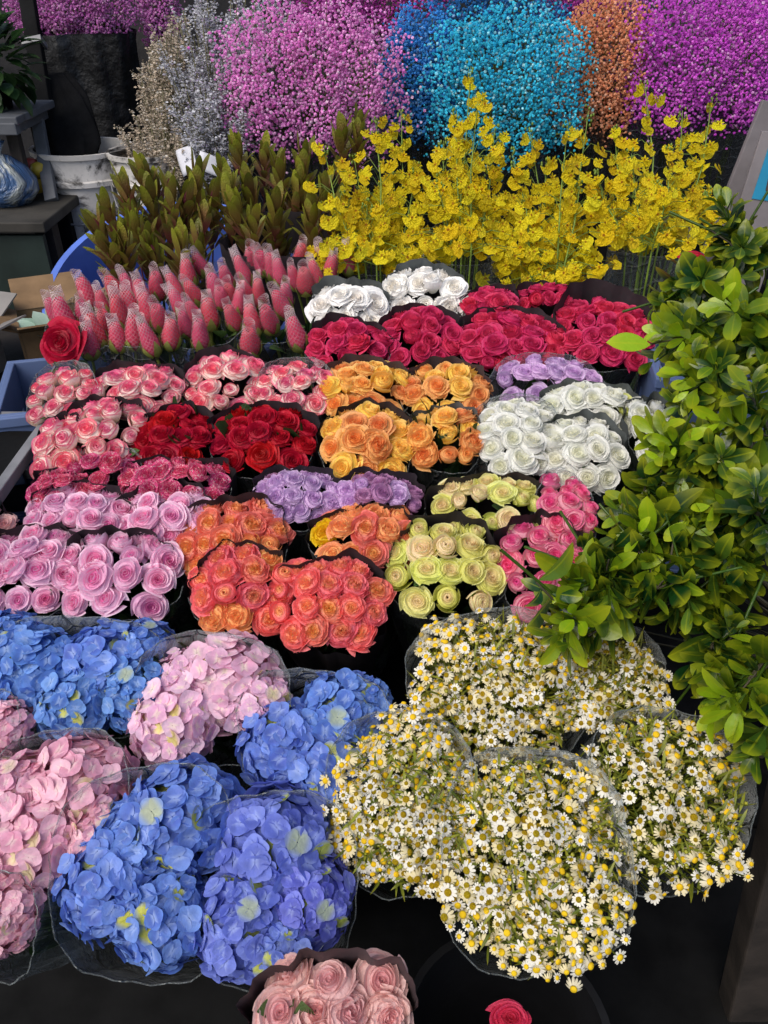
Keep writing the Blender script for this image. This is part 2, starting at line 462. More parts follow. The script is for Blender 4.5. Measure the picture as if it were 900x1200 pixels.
def orient(fr, u, v, rg, splay=.45, jit=.18):
    """basis for a bloom at (u,v): mostly along N, leaning outwards"""
    d = (fr.N + fr.X * (u / max(fr.rx, .01)) * splay + fr.B * (v / max(fr.ry, .01)) * splay
         + Vector((rg.uniform(-jit, jit), rg.uniform(-jit, jit), rg.uniform(-jit, jit)))).normalized()
    q = d.to_track_quat('Z', 'Y')
    return q @ Quaternion((0, 0, 1), rg.uniform(0, 6.28)), d

def pack(fr, sp, rg, p=2.6, jit=.12, inset=.0):
    pts = []; rows = max(1, int(round((2 * fr.ry - sp * .9) / (sp * .88))) + 1)
    for j in range(rows):
        v = 0 if rows == 1 else -(fr.ry - sp * .45) + (2 * fr.ry - sp * .9) * j / (rows - 1)
        hw = fr.rx * max(0.0, 1 - abs(v / fr.ry) ** p) ** (1 / p) - sp * .42
        if hw < 0: hw = 0.001
        n = max(1, int(round(2 * hw / sp)) + 1)
        for i in range(n):
            u = 0 if n == 1 else -hw + 2 * hw * i / (n - 1)
            if j % 2 and n > 1: u *= .94
            pts.append((u + rg.uniform(-jit, jit) * sp, v + rg.uniform(-jit, jit) * sp))
    return pts

seedc = [0]
def rose_bouquet(label, cx, cy, w, h, rpx, rtype, style='classic', tilt=18, wrap='half', paper='black_paper', d=None, lean=0, yaw=0,
                 dome=.036, back=.026, front=-.012, p=2.3, group='rose bouquets packed together on the stand', special=None, name='rose_bouquet', rs=.79, leaves=1, splay=.45, mixin=None):
    seedc[0] += 1; sd = seedc[0]; rg = random.Random(sd * 31)
    fr = Frame(cx, cy, w, h, d, tilt, lean, yaw)
    r = rpx * rs / fr.ppm; fr.rx *= .97; fr.ry *= .97
    root = thing(name, label, 'bouquet', fr.foot, group)
    pts = pack(fr, r * 1.62, rg, p)
    for i, (u, v) in enumerate(pts):
        q, dr = orient(fr, u, v, rg, splay, .26)
        rho = min(1, (u / fr.rx) ** 2 + (v / fr.ry) ** 2)
        hh = dome * (1 - rho) - r * .12 + rg.uniform(-.28, .2) * r
        rt = rtype
        if mixin and rg.random() < mixin[1]: rt = mixin[0]
        if special is not None and i == min(range(len(pts)), key=lambda q: abs(pts[q][0] / fr.rx + .72) + abs(pts[q][1] / fr.ry)): rt = special[1]
        st = style if not isinstance(style, tuple) else rg.choice(style)
        if rg.random() < .10 and rpx < 30: st = 'bud'
        s = r * rg.uniform(.84, 1.14)
        link('rose', rose_mesh(rt, st, rg.randrange(4)), root, fr.l(u, v, hh), q, (s, s, s * rg.uniform(.95, 1.15)))
    fo = link('foliage', FOL[sd % 3], root, (0, 0, 0), fr.M3.to_quaternion(), (fr.rx * .98, fr.ry * .98, fr.L - r * .95))
    for i in range(leaves):
        u, v = rg.uniform(-.7, .7) * fr.rx, rg.uniform(-.8, .6) * fr.ry
        dd = fr.N + fr.X * rg.uniform(-.8, .8) - fr.B * rg.uniform(-.2, .8)
        link('leaf', ROSE_LEAF, root, fr.l(u, v, -r * .4), rot_to(dd, fr.N, rg.uniform(-.5, .5)).to_quaternion(), r * rg.uniform(1.3, 1.7))
    pm = M[paper]
    if wrap == 'half':
        sleeve(fr, 'paper_wrap', root, pm, -14, 194, back, front, p, sd, crink=.005)
        sleeve(fr, 'plastic_sleeve', root, M['film'], 192, 348, back, front, p, sd, grow=1.07, crink=.005)
    elif wrap == 'full':
        sleeve(fr, 'paper_wrap', root, pm, 0, 360, back, front - .02, p, sd, crink=.005)
    elif wrap == 'low':
        sleeve(fr, 'paper_wrap', root, pm, 0, 360, back, front - .05, p, sd, crink=.005)
        sleeve(fr, 'plastic_sleeve', root, M['film'], 190, 350, .0, front + .01, p, sd, grow=1.09, bottom=.45, crink=.005)
    elif wrap == 'clear':
        sleeve(fr, 'plastic_sleeve', root, M['film_soft'], 0, 360, back, front, p, sd, grow=1.07)
    return root

RB = rose_bouquet
# pink and cream two-tone roses
RB('small sleeve of pink and cream roses at the far left end, above the blue crate', 76, 466, 84, 46, 17, 'bicolor', ('classic', 'bud'), wrap='clear', lean=-8, back=.03)
RB('pink and cream roses in front of the single standing red rose', 162, 464, 112, 58, 18, 'bicolor', ('classic', 'classic', 'bud'))
RB('pink and cream roses right behind the larger dark red sleeve', 264, 452, 98, 66, 18, 'bicolor', ('classic', 'classic', 'bud'))
RB('loose pink and cream roses squeezed between another pink sleeve and the orange roses', 347, 458, 92, 54, 17, 'bicolor', ('classic', 'open'), wrap='clear')
RB('pair of large pink and cream roses drooping at the left edge over the blue crate', 74, 531, 58, 54, 26, 'bicolor', ('bud', 'classic'), wrap='half', lean=-14, tilt=24, back=.03)
RB('pink and cream roses left of the smaller dark red sleeve', 124, 508, 96, 66, 20, 'bicolor', ('classic', 'bud'), wrap='half')
# red
RB('smaller sleeve of dark red velvety roses, left one of the two dark red ones', 206, 515, 92, 60, 20, 'red', ('open', 'classic'), dome=.03)
RB('larger sleeve of dark red velvety roses beside the orange roses', 309, 516, 124, 72, 21, 'red', ('open', 'classic'), dome=.035)
# orange
RB('yellow orange roses at the back left of the orange block, touching the crimson roses', 427, 457, 112, 58, 18, 'orange', ('open', 'classic'), paper='brown_paper', leaves=0)
RB('orange roses at the back right of the orange block, beside the lavender roses', 523, 461, 104, 60, 18, 'orange', ('open', 'classic'), paper='brown_paper', leaves=0)
RB('large opened orange roses at the front left of the orange block', 430, 521, 106, 84, 21, 'orange', ('open', 'garden'), tilt=24, leaves=0)
RB('orange roses at the front right of the orange block, beside the white roses', 521, 515, 86, 62, 20, 'orange', ('open', 'garden'), paper='grey_paper', leaves=0)
# crimson
RB('crimson roses directly in front of the left sleeve of creased white roses', 407, 409, 98, 56, 17, 'crimson', ('open', 'classic'), leaves=0)
RB('crimson roses directly in front of the right sleeve of creased white roses', 493, 397, 96, 60, 17, 'crimson', ('open', 'classic'), leaves=0)
RB('small crimson sleeve just right of the creased white roses', 575, 366, 68, 44, 15, 'crimson', ('open', 'classic'), leaves=0, lean=-6)
RB('wide sleeve of crimson roses in the middle of the crimson row behind the lavender roses', 598, 402, 122, 64, 18, 'crimson', ('open', 'classic'), leaves=0, dome=.03)
RB('wide sleeve of crimson roses whose right end runs into the green bush', 706, 389, 116, 72, 18, 'crimson', ('open', 'classic'), leaves=0, back=.05)
RB('narrow strip of crimson roses furthest back, under the yellow orchids', 642, 354, 92, 22, 13, 'crimson', ('open', 'classic'), leaves=0)
# lavender
RB('lavender roses in clear film behind the white roses', 640, 450, 130, 50, 18, 'lavender', ('open', 'classic'), wrap='clear', leaves=0, back=.02)
RB('lavender roses in the centre, behind the coral roses', 348, 585, 104, 58, 16, 'lavender', ('classic', 'garden'), mixin=('plum', .15))
RB('plum and lavender roses right of the paler lavender ones, beneath the orange block', 446, 588, 100, 56, 16, 'plum', ('classic', 'garden'), mixin=('lavender', .35))
# white
RB('white roses at the back of the white block, against the grey paper', 690, 482, 118, 48, 19, 'white', ('open', 'classic'), paper='grey_paper', leaves=0, mixin=('green', .08))
RB('large white roses in clear film left in the white block, touching the orange roses', 606, 512, 98, 84, 21, 'white', ('open', 'classic'), wrap='clear', leaves=0, back=.02)
RB('front sleeve of white roses framed by a dark grey paper edge', 683, 531, 96, 76, 20, 'white', ('open', 'classic'), paper='grey_paper', leaves=0, tilt=22)
RB('small sleeve of white roses half covered by the green bush', 762, 505, 56, 62, 19, 'white', ('open', 'classic'), paper='grey_paper', leaves=0)
# white crepe-like roses with their petals folded up
RB('left of the two sleeves of creased white roses at the back, above the crimson ones', 408, 363, 90, 50, 20, 'pearl', ('open', 'open', 'garden'), wrap='half', paper='grey_paper', leaves=0, tilt=26, back=.035)
RB('right of the two sleeves of creased white roses at the back, in dark grey paper', 497, 346, 94, 52, 20, 'pearl', ('open', 'open', 'garden'), wrap='half', paper='grey_paper', leaves=0, tilt=26, back=.035)
# raspberry speckled
RB('raspberry roses flecked with cream on the left edge behind the lilac pink ones', 72, 580, 74, 34, 15, 'raspberry', ('open', 'classic'))
RB('raspberry roses flecked with cream in clear film under the pink and cream pair', 124, 556, 88, 42, 16, 'raspberry', ('open', 'classic'), wrap='clear', back=.02)
RB('widest sleeve of raspberry roses flecked with cream, under the dark red roses', 206, 568, 134, 46, 17, 'raspberry', ('open', 'classic'))
# lilac pink
RB('lilac pink roses at the back left of their group, next to the raspberry ones', 90, 610, 120, 70, 20, 'lilac', ('classic', 'open'), dome=.03)
RB('lilac pink roses at the back right of their group, beside the coral orange roses', 194, 610, 122, 68, 21, 'lilac', ('classic', 'open'), dome=.03)
RB('lilac pink roses cut by the left edge of the picture', 34, 670, 130, 84, 22, 'lilac', ('classic', 'open'), tilt=24, lean=-6, paper='black_paper')
RB('large lilac pink roses at the front of their group, above the blue hydrangeas', 140, 675, 144, 92, 25, 'lilac', ('classic', 'open'), tilt=28, dome=.035, leaves=3)
# coral
RB('orange coral garden roses left of the centre behind the redder coral ones', 272, 633, 130, 88, 22, 'coral', 'garden', tilt=24, dome=.03)
RB('coral roses with one bright yellow rose among them', 428, 632, 128, 62, 21, 'coral', ('garden', 'open'), tilt=22, special=(0, 'yellow'), leaves=0)
RB('coral pink garden roses at the front left of the coral group', 284, 690, 118, 92, 23, 'coralpink', 'garden', tilt=28, dome=.03, mixin=('coral', .3))
RB('deep coral garden roses in black paper at the very front of the coral group', 386, 706, 140, 98, 23, 'coralpink', 'garden', tilt=28, dome=.035, wrap='full', mixin=('coral', .12))
# green
RB('pale green roses behind the other green ones, under the white roses', 572, 595, 140, 62, 19, 'green', ('classic', 'bud', 'open'), tilt=22)
RB('yellow green roses with blush centres directly above the chamomile', 522, 665, 138, 106, 23, 'green', ('classic', 'classic', 'bud'), tilt=28, dome=.035)
# hot pink
RB('hot pink and cream roses upper of two sleeves tucked under the green bush', 662, 604, 70, 84, 19, 'hot', ('classic', 'classic', 'bud'), wrap='clear', lean=4, back=.02, leaves=1)
RB('hot pink and cream roses lower of two sleeves, between the green roses and the bush', 634, 664, 98, 112, 22, 'hot', ('classic', 'classic', 'bud'), wrap='half', tilt=26, back=.03, leaves=1, dome=.03)
# blush at the bottom
RB('pale blush roses with one big green leaf at the bottom edge, in plum paper', 390, 1190, 190, 120, 31, 'blush', ('garden', 'classic', 'garden'), tilt=18, wrap='full', paper='brown_paper', dome=.02, front=.0, back=.055, leaves=3, rs=1)

# ------------------------------------------------------------------ single red rose
def stemmed(label):
    T = P(73, 402, 1.60); root = thing('red_rose', label, 'flower', Vector((T.x + .03, T.y + .12, tier(T.y + .12) + .003)))
    f = T - root.location
    dr = Vector((-.1, -.75, .6)).normalized()
    link('bloom', rose_mesh('red', 'open', 1), root, f, dr.to_track_quat('Z', 'Y'), 25 / F * 1.60)
    b = MB(); b.tube([(0, 0, 0), (f.x * .6, f.y * .4, f.z * .6), f - dr * .02], .0035, 6); b.link('stem', M['stem'], root, smooth=True)
    link('leaf', ROSE_LEAF, root, f * .9, rot_to(Vector((.8, -.4, .3))).to_quaternion(), .05)
stemmed('single bright red open rose standing up beside the netted pink buds')

# ------------------------------------------------------------------ netted rose buds
def net_mat():
    t = NT('foam_net'); tc = t.n('ShaderNodeAttribute', attribute_name='pet'); sp = t.n('ShaderNodeSeparateColor')
    t.t.links.new(tc.outputs['Color'], sp.inputs[0]); v, u = sp.outputs[0], sp.outputs[1]
    a = t.mth('ADD', t.mth('MULTIPLY', u, 12), t.mth('MULTIPLY', v, 14)); b = t.mth('SUBTRACT', t.mth('MULTIPLY', u, 12), t.mth('MULTIPLY', v, 14))
    fa = t.mth('ABSOLUTE', t.mth('SUBTRACT', t.mth('FRACT', a), .5)); fb = t.mth('ABSOLUTE', t.mth('SUBTRACT', t.mth('FRACT', b), .5))
    m = t.mth('MINIMUM', fa, fb); f = t.ss(m, .08, .17, .85, .10)
    f = t.mth('MULTIPLY', f, t.ss(v, .55, .95, .42, 1.0))
    p = t.n('ShaderNodeBsdfPrincipled'); t.put(p.inputs['Base Color'], t.mix(t.ss(v, .5, .95), (.76, .34, .40), (.82, .70, .70))); p.inputs['Roughness'].default_value = .45
    tr = t.n('ShaderNodeBsdfTransparent'); mx = t.n('ShaderNodeMixShader'); t.put(mx.inputs[0], f)
    t.t.links.new(tr.outputs[0], mx.inputs[1]); t.t.links.new(p.outputs[0], mx.inputs[2]); t.t.links.new(mx.outputs[0], t.out.inputs[0])
    return t.m
M['net'] = net_mat()
M['bud'] = rose_mat('rose_bud_pink', (.56, .06, .10), (.62, .03, .10), (.42, .008, .04), (.46, .012, .05), .5, trans=.12)
M['sepal'] = leaf_mat('sepal', (.22, .30, .05), (.42, .46, .10), (.46, .48, .14), .5)
def lathe_geom(prof, n=14, tw=0):
    V = []; C = []; m = len(prof)
    for i, (r, z) in enumerate(prof):
        for k in range(n + 1):
            a = 2 * math.pi * k / n + tw * i
            rr = r * (1 + .05 * math.sin(3 * a + i))
            V.append((rr * math.cos(a), rr * math.sin(a), z)); C.append((i / (m - 1), k / n, .5, 1))
    Q = []
    for i in range(m - 1):
        for k in range(n):
            Q.append((i * (n + 1) + k, i * (n + 1) + k + 1, (i + 1) * (n + 1) + k + 1, (i + 1) * (n + 1) + k))
    return V, Q, C
def bud_meshes(seed):
    rg = random.Random(seed)
    V, Q, C = lathe_geom([(.02, -.02), (.25, .03), (.37, .2), (.43, .42), (.40, .72), (.33, 1.02), (.25, 1.28), (.19, 1.42), (.12, 1.36), (.02, 1.2)], 12, .1)
    C = [(c[0], 1 - c[0] * .6, rg.random(), 1) for c in C]
    bud = mesh('rose_bud', V, [np.array(Q)], M['bud'], C)
    k = rg.uniform(.9, 1.12)
    V, Q, C = lathe_geom([(.12, -.16), (.28, .02), (.41, .2), (.475, .42), (.45, .70), (.38, 1.0), (.31, 1.28), (.26 * k, 1.5), (.235 * k, 1.5 + .22 * k), (.24 * k, 1.5 + .34 * k)], 18)
    V = [(x + .05 * math.sin(2.2 * z + seed) * z * z * .3, y + .05 * math.cos(1.7 * z + seed) * z * z * .3, z + (.06 * math.sin(2 * math.atan2(y, x) + seed) if z > 1.4 else 0)) for x, y, z in V]
    net = mesh('net_sleeve', V, [np.array(Q)], M['net'], C)
    b = MB()
    for i in range(5):
        a = i * 1.2566 + rg.uniform(-.2, .2)
        LV, LQ, LC = leaf_geom(rg.uniform(.6, .95), .27, -.30, .1, 5, .7, rg.random(), rg.random())
        dd = Vector((math.cos(a) * .55, math.sin(a) * .55, .8))
        LV = xf(LV, rot_to(dd, Vector((-math.cos(a), -math.sin(a), .5))), (.12 * math.cos(a), .12 * math.sin(a), -.06))
        rr = np.hypot(LV[:, 0], LV[:, 1]); need = np.interp(LV[:, 2], [-.1, .05, .2, .45, .75], [.2, .37, .48, .52, .50])
        kk = np.where(rr < need, need / np.maximum(rr, .01), 1.0); LV[:, 0] *= kk; LV[:, 1] *= kk
        b.add(LV, LQ, C=LC)
    b.tube([(0, 0, -.02), (0, 0, -2.4)], .075, 5, (.2, .3, .5, 1))
    sep = b.mesh('sepals', M['sepal'])
    return bud, net, sep
BUDS = [bud_meshes(i) for i in range(4)]
BP = [(205,190),(240,215),(270,180),(305,180),(335,195),(368,175),(410,175),(195,235),(280,240),(305,225),(375,245),(315,285),(275,290),(210,305),(225,285),(400,285),(435,265),(490,235),(455,190),(440,145),(470,120),(505,175),(530,155),(545,245),(560,215),(590,255),(585,300),(580,190),(570,140),(605,190),(610,120),(660,215),(670,195),(655,140),(690,155),(695,285),(715,160),(705,105),(740,150),(755,110),(775,130),(815,112),(130,235),(350,300),(470,290),(590,112),(625,120),(640,132),(520,200),(152,245),(245,255),(420,215),(540,190),(630,250),(345,225),(460,240)]
groups_ = [('netted pink rosebuds at the left end, around the single red rose', 0, 262), ('netted pink rosebuds second from the left, above the sleeve ties', 262, 420), ('netted pink rosebuds in the middle, beneath the bronze conebush', 420, 565), ('netted pink rosebuds at the right end, beside the creased white roses', 565, 900)]
for gi, (lab, a, b_) in enumerate(groups_):
    pts = [q for q in BP if a <= q[0] < b_]
    rg = random.Random(gi + 50)
    W = [P(x / 2, 250 + y / 2, float(np.interp(y, [100, 200, 300], [1.90, 1.76, 1.64]))) for x, y in pts]
    c = sum(W, Vector()) / len(W); foot = Vector((c.x, c.y + .1, tier(c.y + .1) + .003))
    root = thing('rosebud_bunch', lab, 'bouquet', foot, 'bunches of netted pink rosebuds')
    for (x, y), w in zip(pts, W):
        m = BUDS[rg.randrange(4)]; s = rg.uniform(.040, .053)
        d = Vector(((w.x - c.x) * 1.2 + rg.uniform(-.3, .22) - .06, -.30 + rg.uniform(-.28, .2), 1)).normalized()
        q = d.to_track_quat('Z', 'Y') @ Quaternion((0, 0, 1), rg.uniform(0, 6.28))
        base = w - foot - d * s * .7
        w_ = s * rg.uniform(.80, .98); ob = link('rose_bud', m[0], root, base, q, (w_, w_, s * rg.uniform(.95, 1.15)))
        link('net_sleeve', m[1], ob); link('sepals', m[2], ob)
    xs = [w.x for w in W]; ys = [w.y for w in W]
    fr = Frame(450, 400, 10, 10); fr.N = Vector((0, -.15, 1)).normalized(); fr.X = Vector((1, 0, 0)); fr.B = fr.N.cross(fr.X)
    fr.rx = (max(xs) - min(xs)) / 2 + .025; fr.ry = (max(ys) - min(ys)) / 2 + .03
    zt = min(w.z for w in W) - .02; fr.foot = foot; fr.L = zt - foot.z; fr.T = foot + fr.N * fr.L; fr.M3 = Matrix((fr.X, fr.B, fr.N)).transposed()
    sleeve(fr, 'plastic_sleeve', root, M['film_soft'], 0, 360, .03, .03, 2.8, 70 + gi, r0=.4, crink=.008)
    link('foliage', FOL[gi % 3], root, (0, 0, 0), fr.M3.to_quaternion(), (fr.rx, fr.ry, fr.L + .02))
    for i in range(9):
        link('leaf', ROSE_LEAF, root, fr.l(rg.uniform(-.9, .9) * fr.rx, fr.ry * rg.uniform(-1, .5), rg.uniform(-.03, .02)), rot_to(Vector((rg.uniform(-.6, .6), -.7, rg.uniform(.1, 1))), Vector((0, -.4, 1))).to_quaternion(), rg.uniform(.05, .07))

# ------------------------------------------------------------------ hydrangeas
def hyd_mat(name, a, b, centre, young, rim):
    t = NT(name); tt, g, rd = t.pet()[:3]
    c = t.mix(g, a, b); c = t.mix(t.ss(tt, .5, 1, 0, .45), c, rim)
    c = t.mix(t.ss(tt, .36, .04, 0, .6), c, centre)
    c = t.mix(t.mth('MULTIPLY', t.ss(rd, .93, .94), t.ss(tt, 1.0, .35, .15, .9)), c, young)
    nz = t.noise(5, 3)
    c = t.hsv(c, t.mth('ADD', t.mth('MULTIPLY', t.orand(), .02), .49), 1.0, t.ss(nz, .3, .7, .86, 1.12))
    return t.bsdf(c, .5, .3, t.noise(8, 2), .002, .32)
HM = dict(
    blue=hyd_mat('hydrangea_blue', (.09, .14, .52), (.22, .32, .74), (.40, .50, .80), (.66, .68, .06), (.16, .30, .80)),
    violet=hyd_mat('hydrangea_violet', (.10, .13, .52), (.23, .29, .74), (.38, .46, .80), (.55, .62, .08), (.22, .27, .76)),
    sky=hyd_mat('hydrangea_sky', (.08, .16, .54), (.21, .36, .76), (.42, .55, .82), (.60, .62, .1), (.17, .36, .82)),
    pink=hyd_mat('hydrangea_pink', (.74, .34, .46), (.88, .58, .66), (.88, .74, .68), (.78, .70, .40), (.78, .44, .56)),
    palepink=hyd_mat('hydrangea_pale_pink', (.80, .44, .62), (.90, .66, .76), (.92, .88, .66), (.78, .72, .22), (.82, .58, .71)),
)
def hyd_geom(seed, n=100, fr_=.33):
    rg = random.Random(seed); b = MB()
    for i in range(n):
        inner = i % 6 == 5
        zz = 1 - 1.45 * (i + .5) / n; th = i * 2.39996 + rg.uniform(-.25, .25)
        zz = max(-1, min(1, zz + rg.uniform(-.05, .05)))
        d = Vector((math.sqrt(1 - zz * zz) * math.cos(th), math.sqrt(1 - zz * zz) * math.sin(th), zz))
        rr = (.78 if inner else 1.0) * rg.uniform(.82, 1.08)
        c = d * rr * .86
        nd = (d + Vector((rg.uniform(-.6, .6), rg.uniform(-.6, .6), rg.uniform(-.4, .5)))).normalized()
        q = nd.to_track_quat('Z', 'Y').to_matrix() @ Matrix.Rotation(rg.uniform(0, 6.28), 3, 'Z')
        s = fr_ * rg.uniform(.75, 1.2); g = rg.random(); rd = rg.random(); cup = rg.uniform(-.05, .35)
        for pt in range(4):
            V = []; C = []; rot = Matrix.Rotation(pt * math.pi / 2 + rg.uniform(-.12, .12), 3, 'Z'); lift = rg.uniform(-.06, .08); ru = rg.uniform(-.03, .03)
            wd = rg.uniform(.56, .68)
            for a in range(5):
                t = a / 4
                w = wd * (math.sin(math.pi * min(.955, .06 + .90 * t ** .85)) ** .55)
                for e in (-1, -.5, 0, .5, 1):
                    x = e * w; y = .03 + t * .97 - .05 * abs(e) ** 2 * t
                    z = cup * (y * y * .6) + lift * t + .10 * abs(e) ** 2 * w + ru * math.sin(3.2 * e + 4 * t) * t * .6 + (.05 if pt % 2 else 0)
                    V.append(rot @ Vector((x, y, z))); C.append((t, g, rd, 1))
            V = xf([tuple(v) for v in V], q, c, s)
            b.add(V, grid_faces(5, 5), C=C)
    return b
HGEO = [hyd_geom(i, 190, .215) for i in range(3)]
HMESH = {}
def hmesh(kind, i):
    if (kind, i) not in HMESH: HMESH[(kind, i)] = HGEO[i].mesh('flower_head', HM[kind])
    return HMESH[(kind, i)]
def hydrangea(label, kind, heads, cx, cy, w, h, tilt=20, d=None, film='film', back=.018, front=-.05, lean=0, p=2.7, kinds=None):
    seedc[0] += 1; sd = seedc[0]; rg = random.Random(sd * 13)
    fr = Frame(cx, cy, w, h, d, tilt, lean)
    root = thing('hydrangea_bouquet', label, 'bouquet', fr.foot, 'hydrangea bouquets in clear film at the front left')
    for i, (hx, hy, hr) in enumerate(heads):
        # lay the head on the tilted mouth plane
        dr = (P(hx, hy, 1.0) - CAM); tt = (fr.T - CAM).dot(fr.N) / dr.dot(fr.N)
        c = CAM + dr * tt; r = hr / (F / (c - CAM).dot(FW)) * 1.0
        c -= fr.N * r * .35
        loc = c - fr.T; q, _ = orient(fr, loc.dot(fr.X), loc.dot(fr.B), rg, .3, .1)
        kd = kind if not kinds else kinds[i]
        link('flower_head', hmesh(kd, rg.randrange(3)), root, c - fr.foot, q, (r, r, r * .9))
        b = MB(); b.tube([(rg.uniform(-.02, .02), rg.uniform(-.02, .02), 0), (c - fr.foot) * .6, c - fr.foot], .004, 5); b.link('stem', M['stem'], root, smooth=True)
    link('foliage', FOL[sd % 3], root, (0, 0, 0), fr.M3.to_quaternion(), (fr.rx * .8, fr.ry * .7, fr.L - .13))
    sleeve(fr, 'plastic_sleeve', root, M[film], 0, 360, back, front, p, sd, r0=.3, crink=.006, grow=.99, side=.014)
    return root
HY = hydrangea
HY('blue hydrangeas at the back left, below the lilac pink roses', 'sky', [(38, 780, 58), (118, 770, 56), (158, 806, 48), (82, 822, 50), (-12, 800, 50), (10, 745, 40), (165, 755, 40)], 78, 790, 225, 118)
HY('pale pink hydrangeas with cream centres between two blue bunches', 'palepink', [(262, 792, 66), (200, 838, 58), (300, 815, 45), (215, 790, 40)], 246, 818, 188, 128, back=.03)
HY('blue hydrangeas next to the left chamomile sleeve', 'blue', [(398, 832, 58), (330, 868, 58), (385, 900, 58), (430, 820, 34)], 366, 858, 180, 138, kinds=['sky', 'blue', 'blue', 'sky'])
HY('deep pink hydrangeas at the left edge behind the front blue ones', 'pink', [(88, 915, 66), (35, 985, 66), (110, 975, 46), (20, 925, 50)], 66, 945, 180, 158, tilt=24)
HY('pink hydrangeas cut off at the left edge, furthest back of the pink ones', 'pink', [(-4, 850, 42), (-30, 885, 40)], -10, 860, 70, 80)
HY('pink hydrangeas cut off at the left edge in the bottom corner', 'pink', [(-2, 1072, 46), (-45, 1100, 50)], -14, 1085, 110, 110, tilt=30)
HY('front blue hydrangeas with a few yellow green florets', 'blue', [(208, 955, 74), (122, 1035, 66), (185, 1070, 64), (155, 980, 55)], 168, 1020, 222, 226, tilt=26)
HY('violet blue hydrangeas at the front between the blue ones and the chamomile', 'violet', [(322, 985, 76), (362, 1052, 58), (282, 1080, 66), (330, 1115, 48)], 316, 1040, 208, 212, tilt=26)

# ------------------------------------------------------------------ chamomile
t = NT('daisy_petal'); tt_, g_, r_ = t.pet()[:3]
M['daisy'] = t.bsdf(t.hsv(t.mix(t.ss(g_, .0, 1.0), (.88, .85, .74), (.84, .73, .42)), .5, 1.0, t.mth('ADD', t.mth('MULTIPLY', t.orand(), .16), .86)), .6, .2, None, 0, .25)
M['disc'] = plain('daisy_disc', (.66, .36, .02), .8, .35, 60, .02, .1)
t = NT('daisy_disc_v'); nz_ = t.noise(9, 3)
M['disc'] = t.bsdf(t.mix(t.orand(), (.70, .42, .012), (.70, .50, .018)), .8, .1, nz_, .05)
def daisy_geom(seed):
    rg = random.Random(seed); b = MB(); n = rg.choice([11, 12, 13, 14]); droop = rg.choice([0, .15, .4, -.2, .75]); g = rg.random()
    for i in range(n):
        V = []; C = []; a0 = 2 * math.pi * i / n + rg.uniform(-.09, .09); rot = Matrix.Rotation(a0, 3, 'Z'); ln = rg.uniform(.86, 1.06); dp = droop + rg.uniform(-.1, .12)
        for j, (y, w) in enumerate(((.30, .08), (.6, .155), (.88, .15), (1.0, .07))):
            for e in (-1, 0, 1):
                V.append(rot @ Vector((e * w, y * ln, -dp * y * y - .03 * abs(e) + .05))); C.append((j / 3, g, .5, 1))
        b.add(V, grid_faces(4, 3), C=C)
    pm = b.mesh('daisy', M['daisy'])
    return pm, g
DAISY = [daisy_geom(i)[0] for i in range(7)]
b = MB(); b.lathe([(.41, -.02), (.43, .07), (.39, .20), (.28, .29), (.13, .33), (.005, .335)], 12); DISC = b.mesh('flower_centre', M['disc'])
def fine_green(fr, pts, seed, rg, dens=1.0):
    """thread-like stalks and feathery leaves under the daisies"""
    b = MB()
    for (u, v, h) in pts:
        p1 = fr.l(u, v, h - .002); k = rg.uniform(.35, .6)
        p0 = fr.l(u * k, v * k, h - .12 - rg.uniform(0, .05)); pm = (p0 + p1) / 2 + Vector((rg.uniform(-.008, .008), rg.uniform(-.008, .008), .01))
        b.tube([p0, pm, p1], .0011, 3, (.4, rg.random(), rg.random(), 1))
    for i in range(int(900 * dens)):
        a = rg.uniform(0, 6.28); rr = math.sqrt(rg.random()) * .97; u, v = rr * math.cos(a) * fr.rx, rr * math.sin(a) * fr.ry
        LV, LQ, LC = leaf_geom(rg.uniform(.014, .034), rg.uniform(.002, .0045), rg.uniform(-.2, .4), .1, 4, .9, rg.random(), rg.random())
        dd = Vector((rg.uniform(-1, 1), rg.uniform(-1, 1), rg.uniform(.0, 1.3)))
        b.add(xf(LV, rot_to(dd), fr.l(u, v, (.05 * (1 - rr * rr * .75)) + rg.uniform(-.06, -.004))), LQ, C=LC)
    for i in range(int(130 * dens)):     # little unopened buds
        a = rg.uniform(0, 6.28); rr = math.sqrt(rg.random()) * .98; u, v = rr * math.cos(a) * fr.rx, rr * math.sin(a) * fr.ry
        h = .045 * (1 - rr * rr * .75) + rg.uniform(-.02, .012); z = .0022 * rg.uniform(.7, 1.3)
        b.lathe([(.0004, -z), (z, -z * .3), (z * .9, z * .5), (.0004, z)], 6, fr.l(u, v, h)); b.c[-1] = np.tile([1, 1.3, .9, 1], (24, 1))
        b.tube([fr.l(u * .85, v * .85, h - .05), fr.l(u, v, h)], .0008, 3, (.8, .9, .6, 1))
    for i in range(14):
        a = rg.uniform(0, 6.28); rr = rg.random()
        b.tube([fr.l(.12 * math.cos(a) * fr.rx, .12 * math.sin(a) * fr.ry, -fr.L + .005), fr.l(rr * .6 * math.cos(a) * fr.rx, rr * .6 * math.sin(a) * fr.ry, -.1)], .003, 4, (.3, .2, .5, 1))
    return b
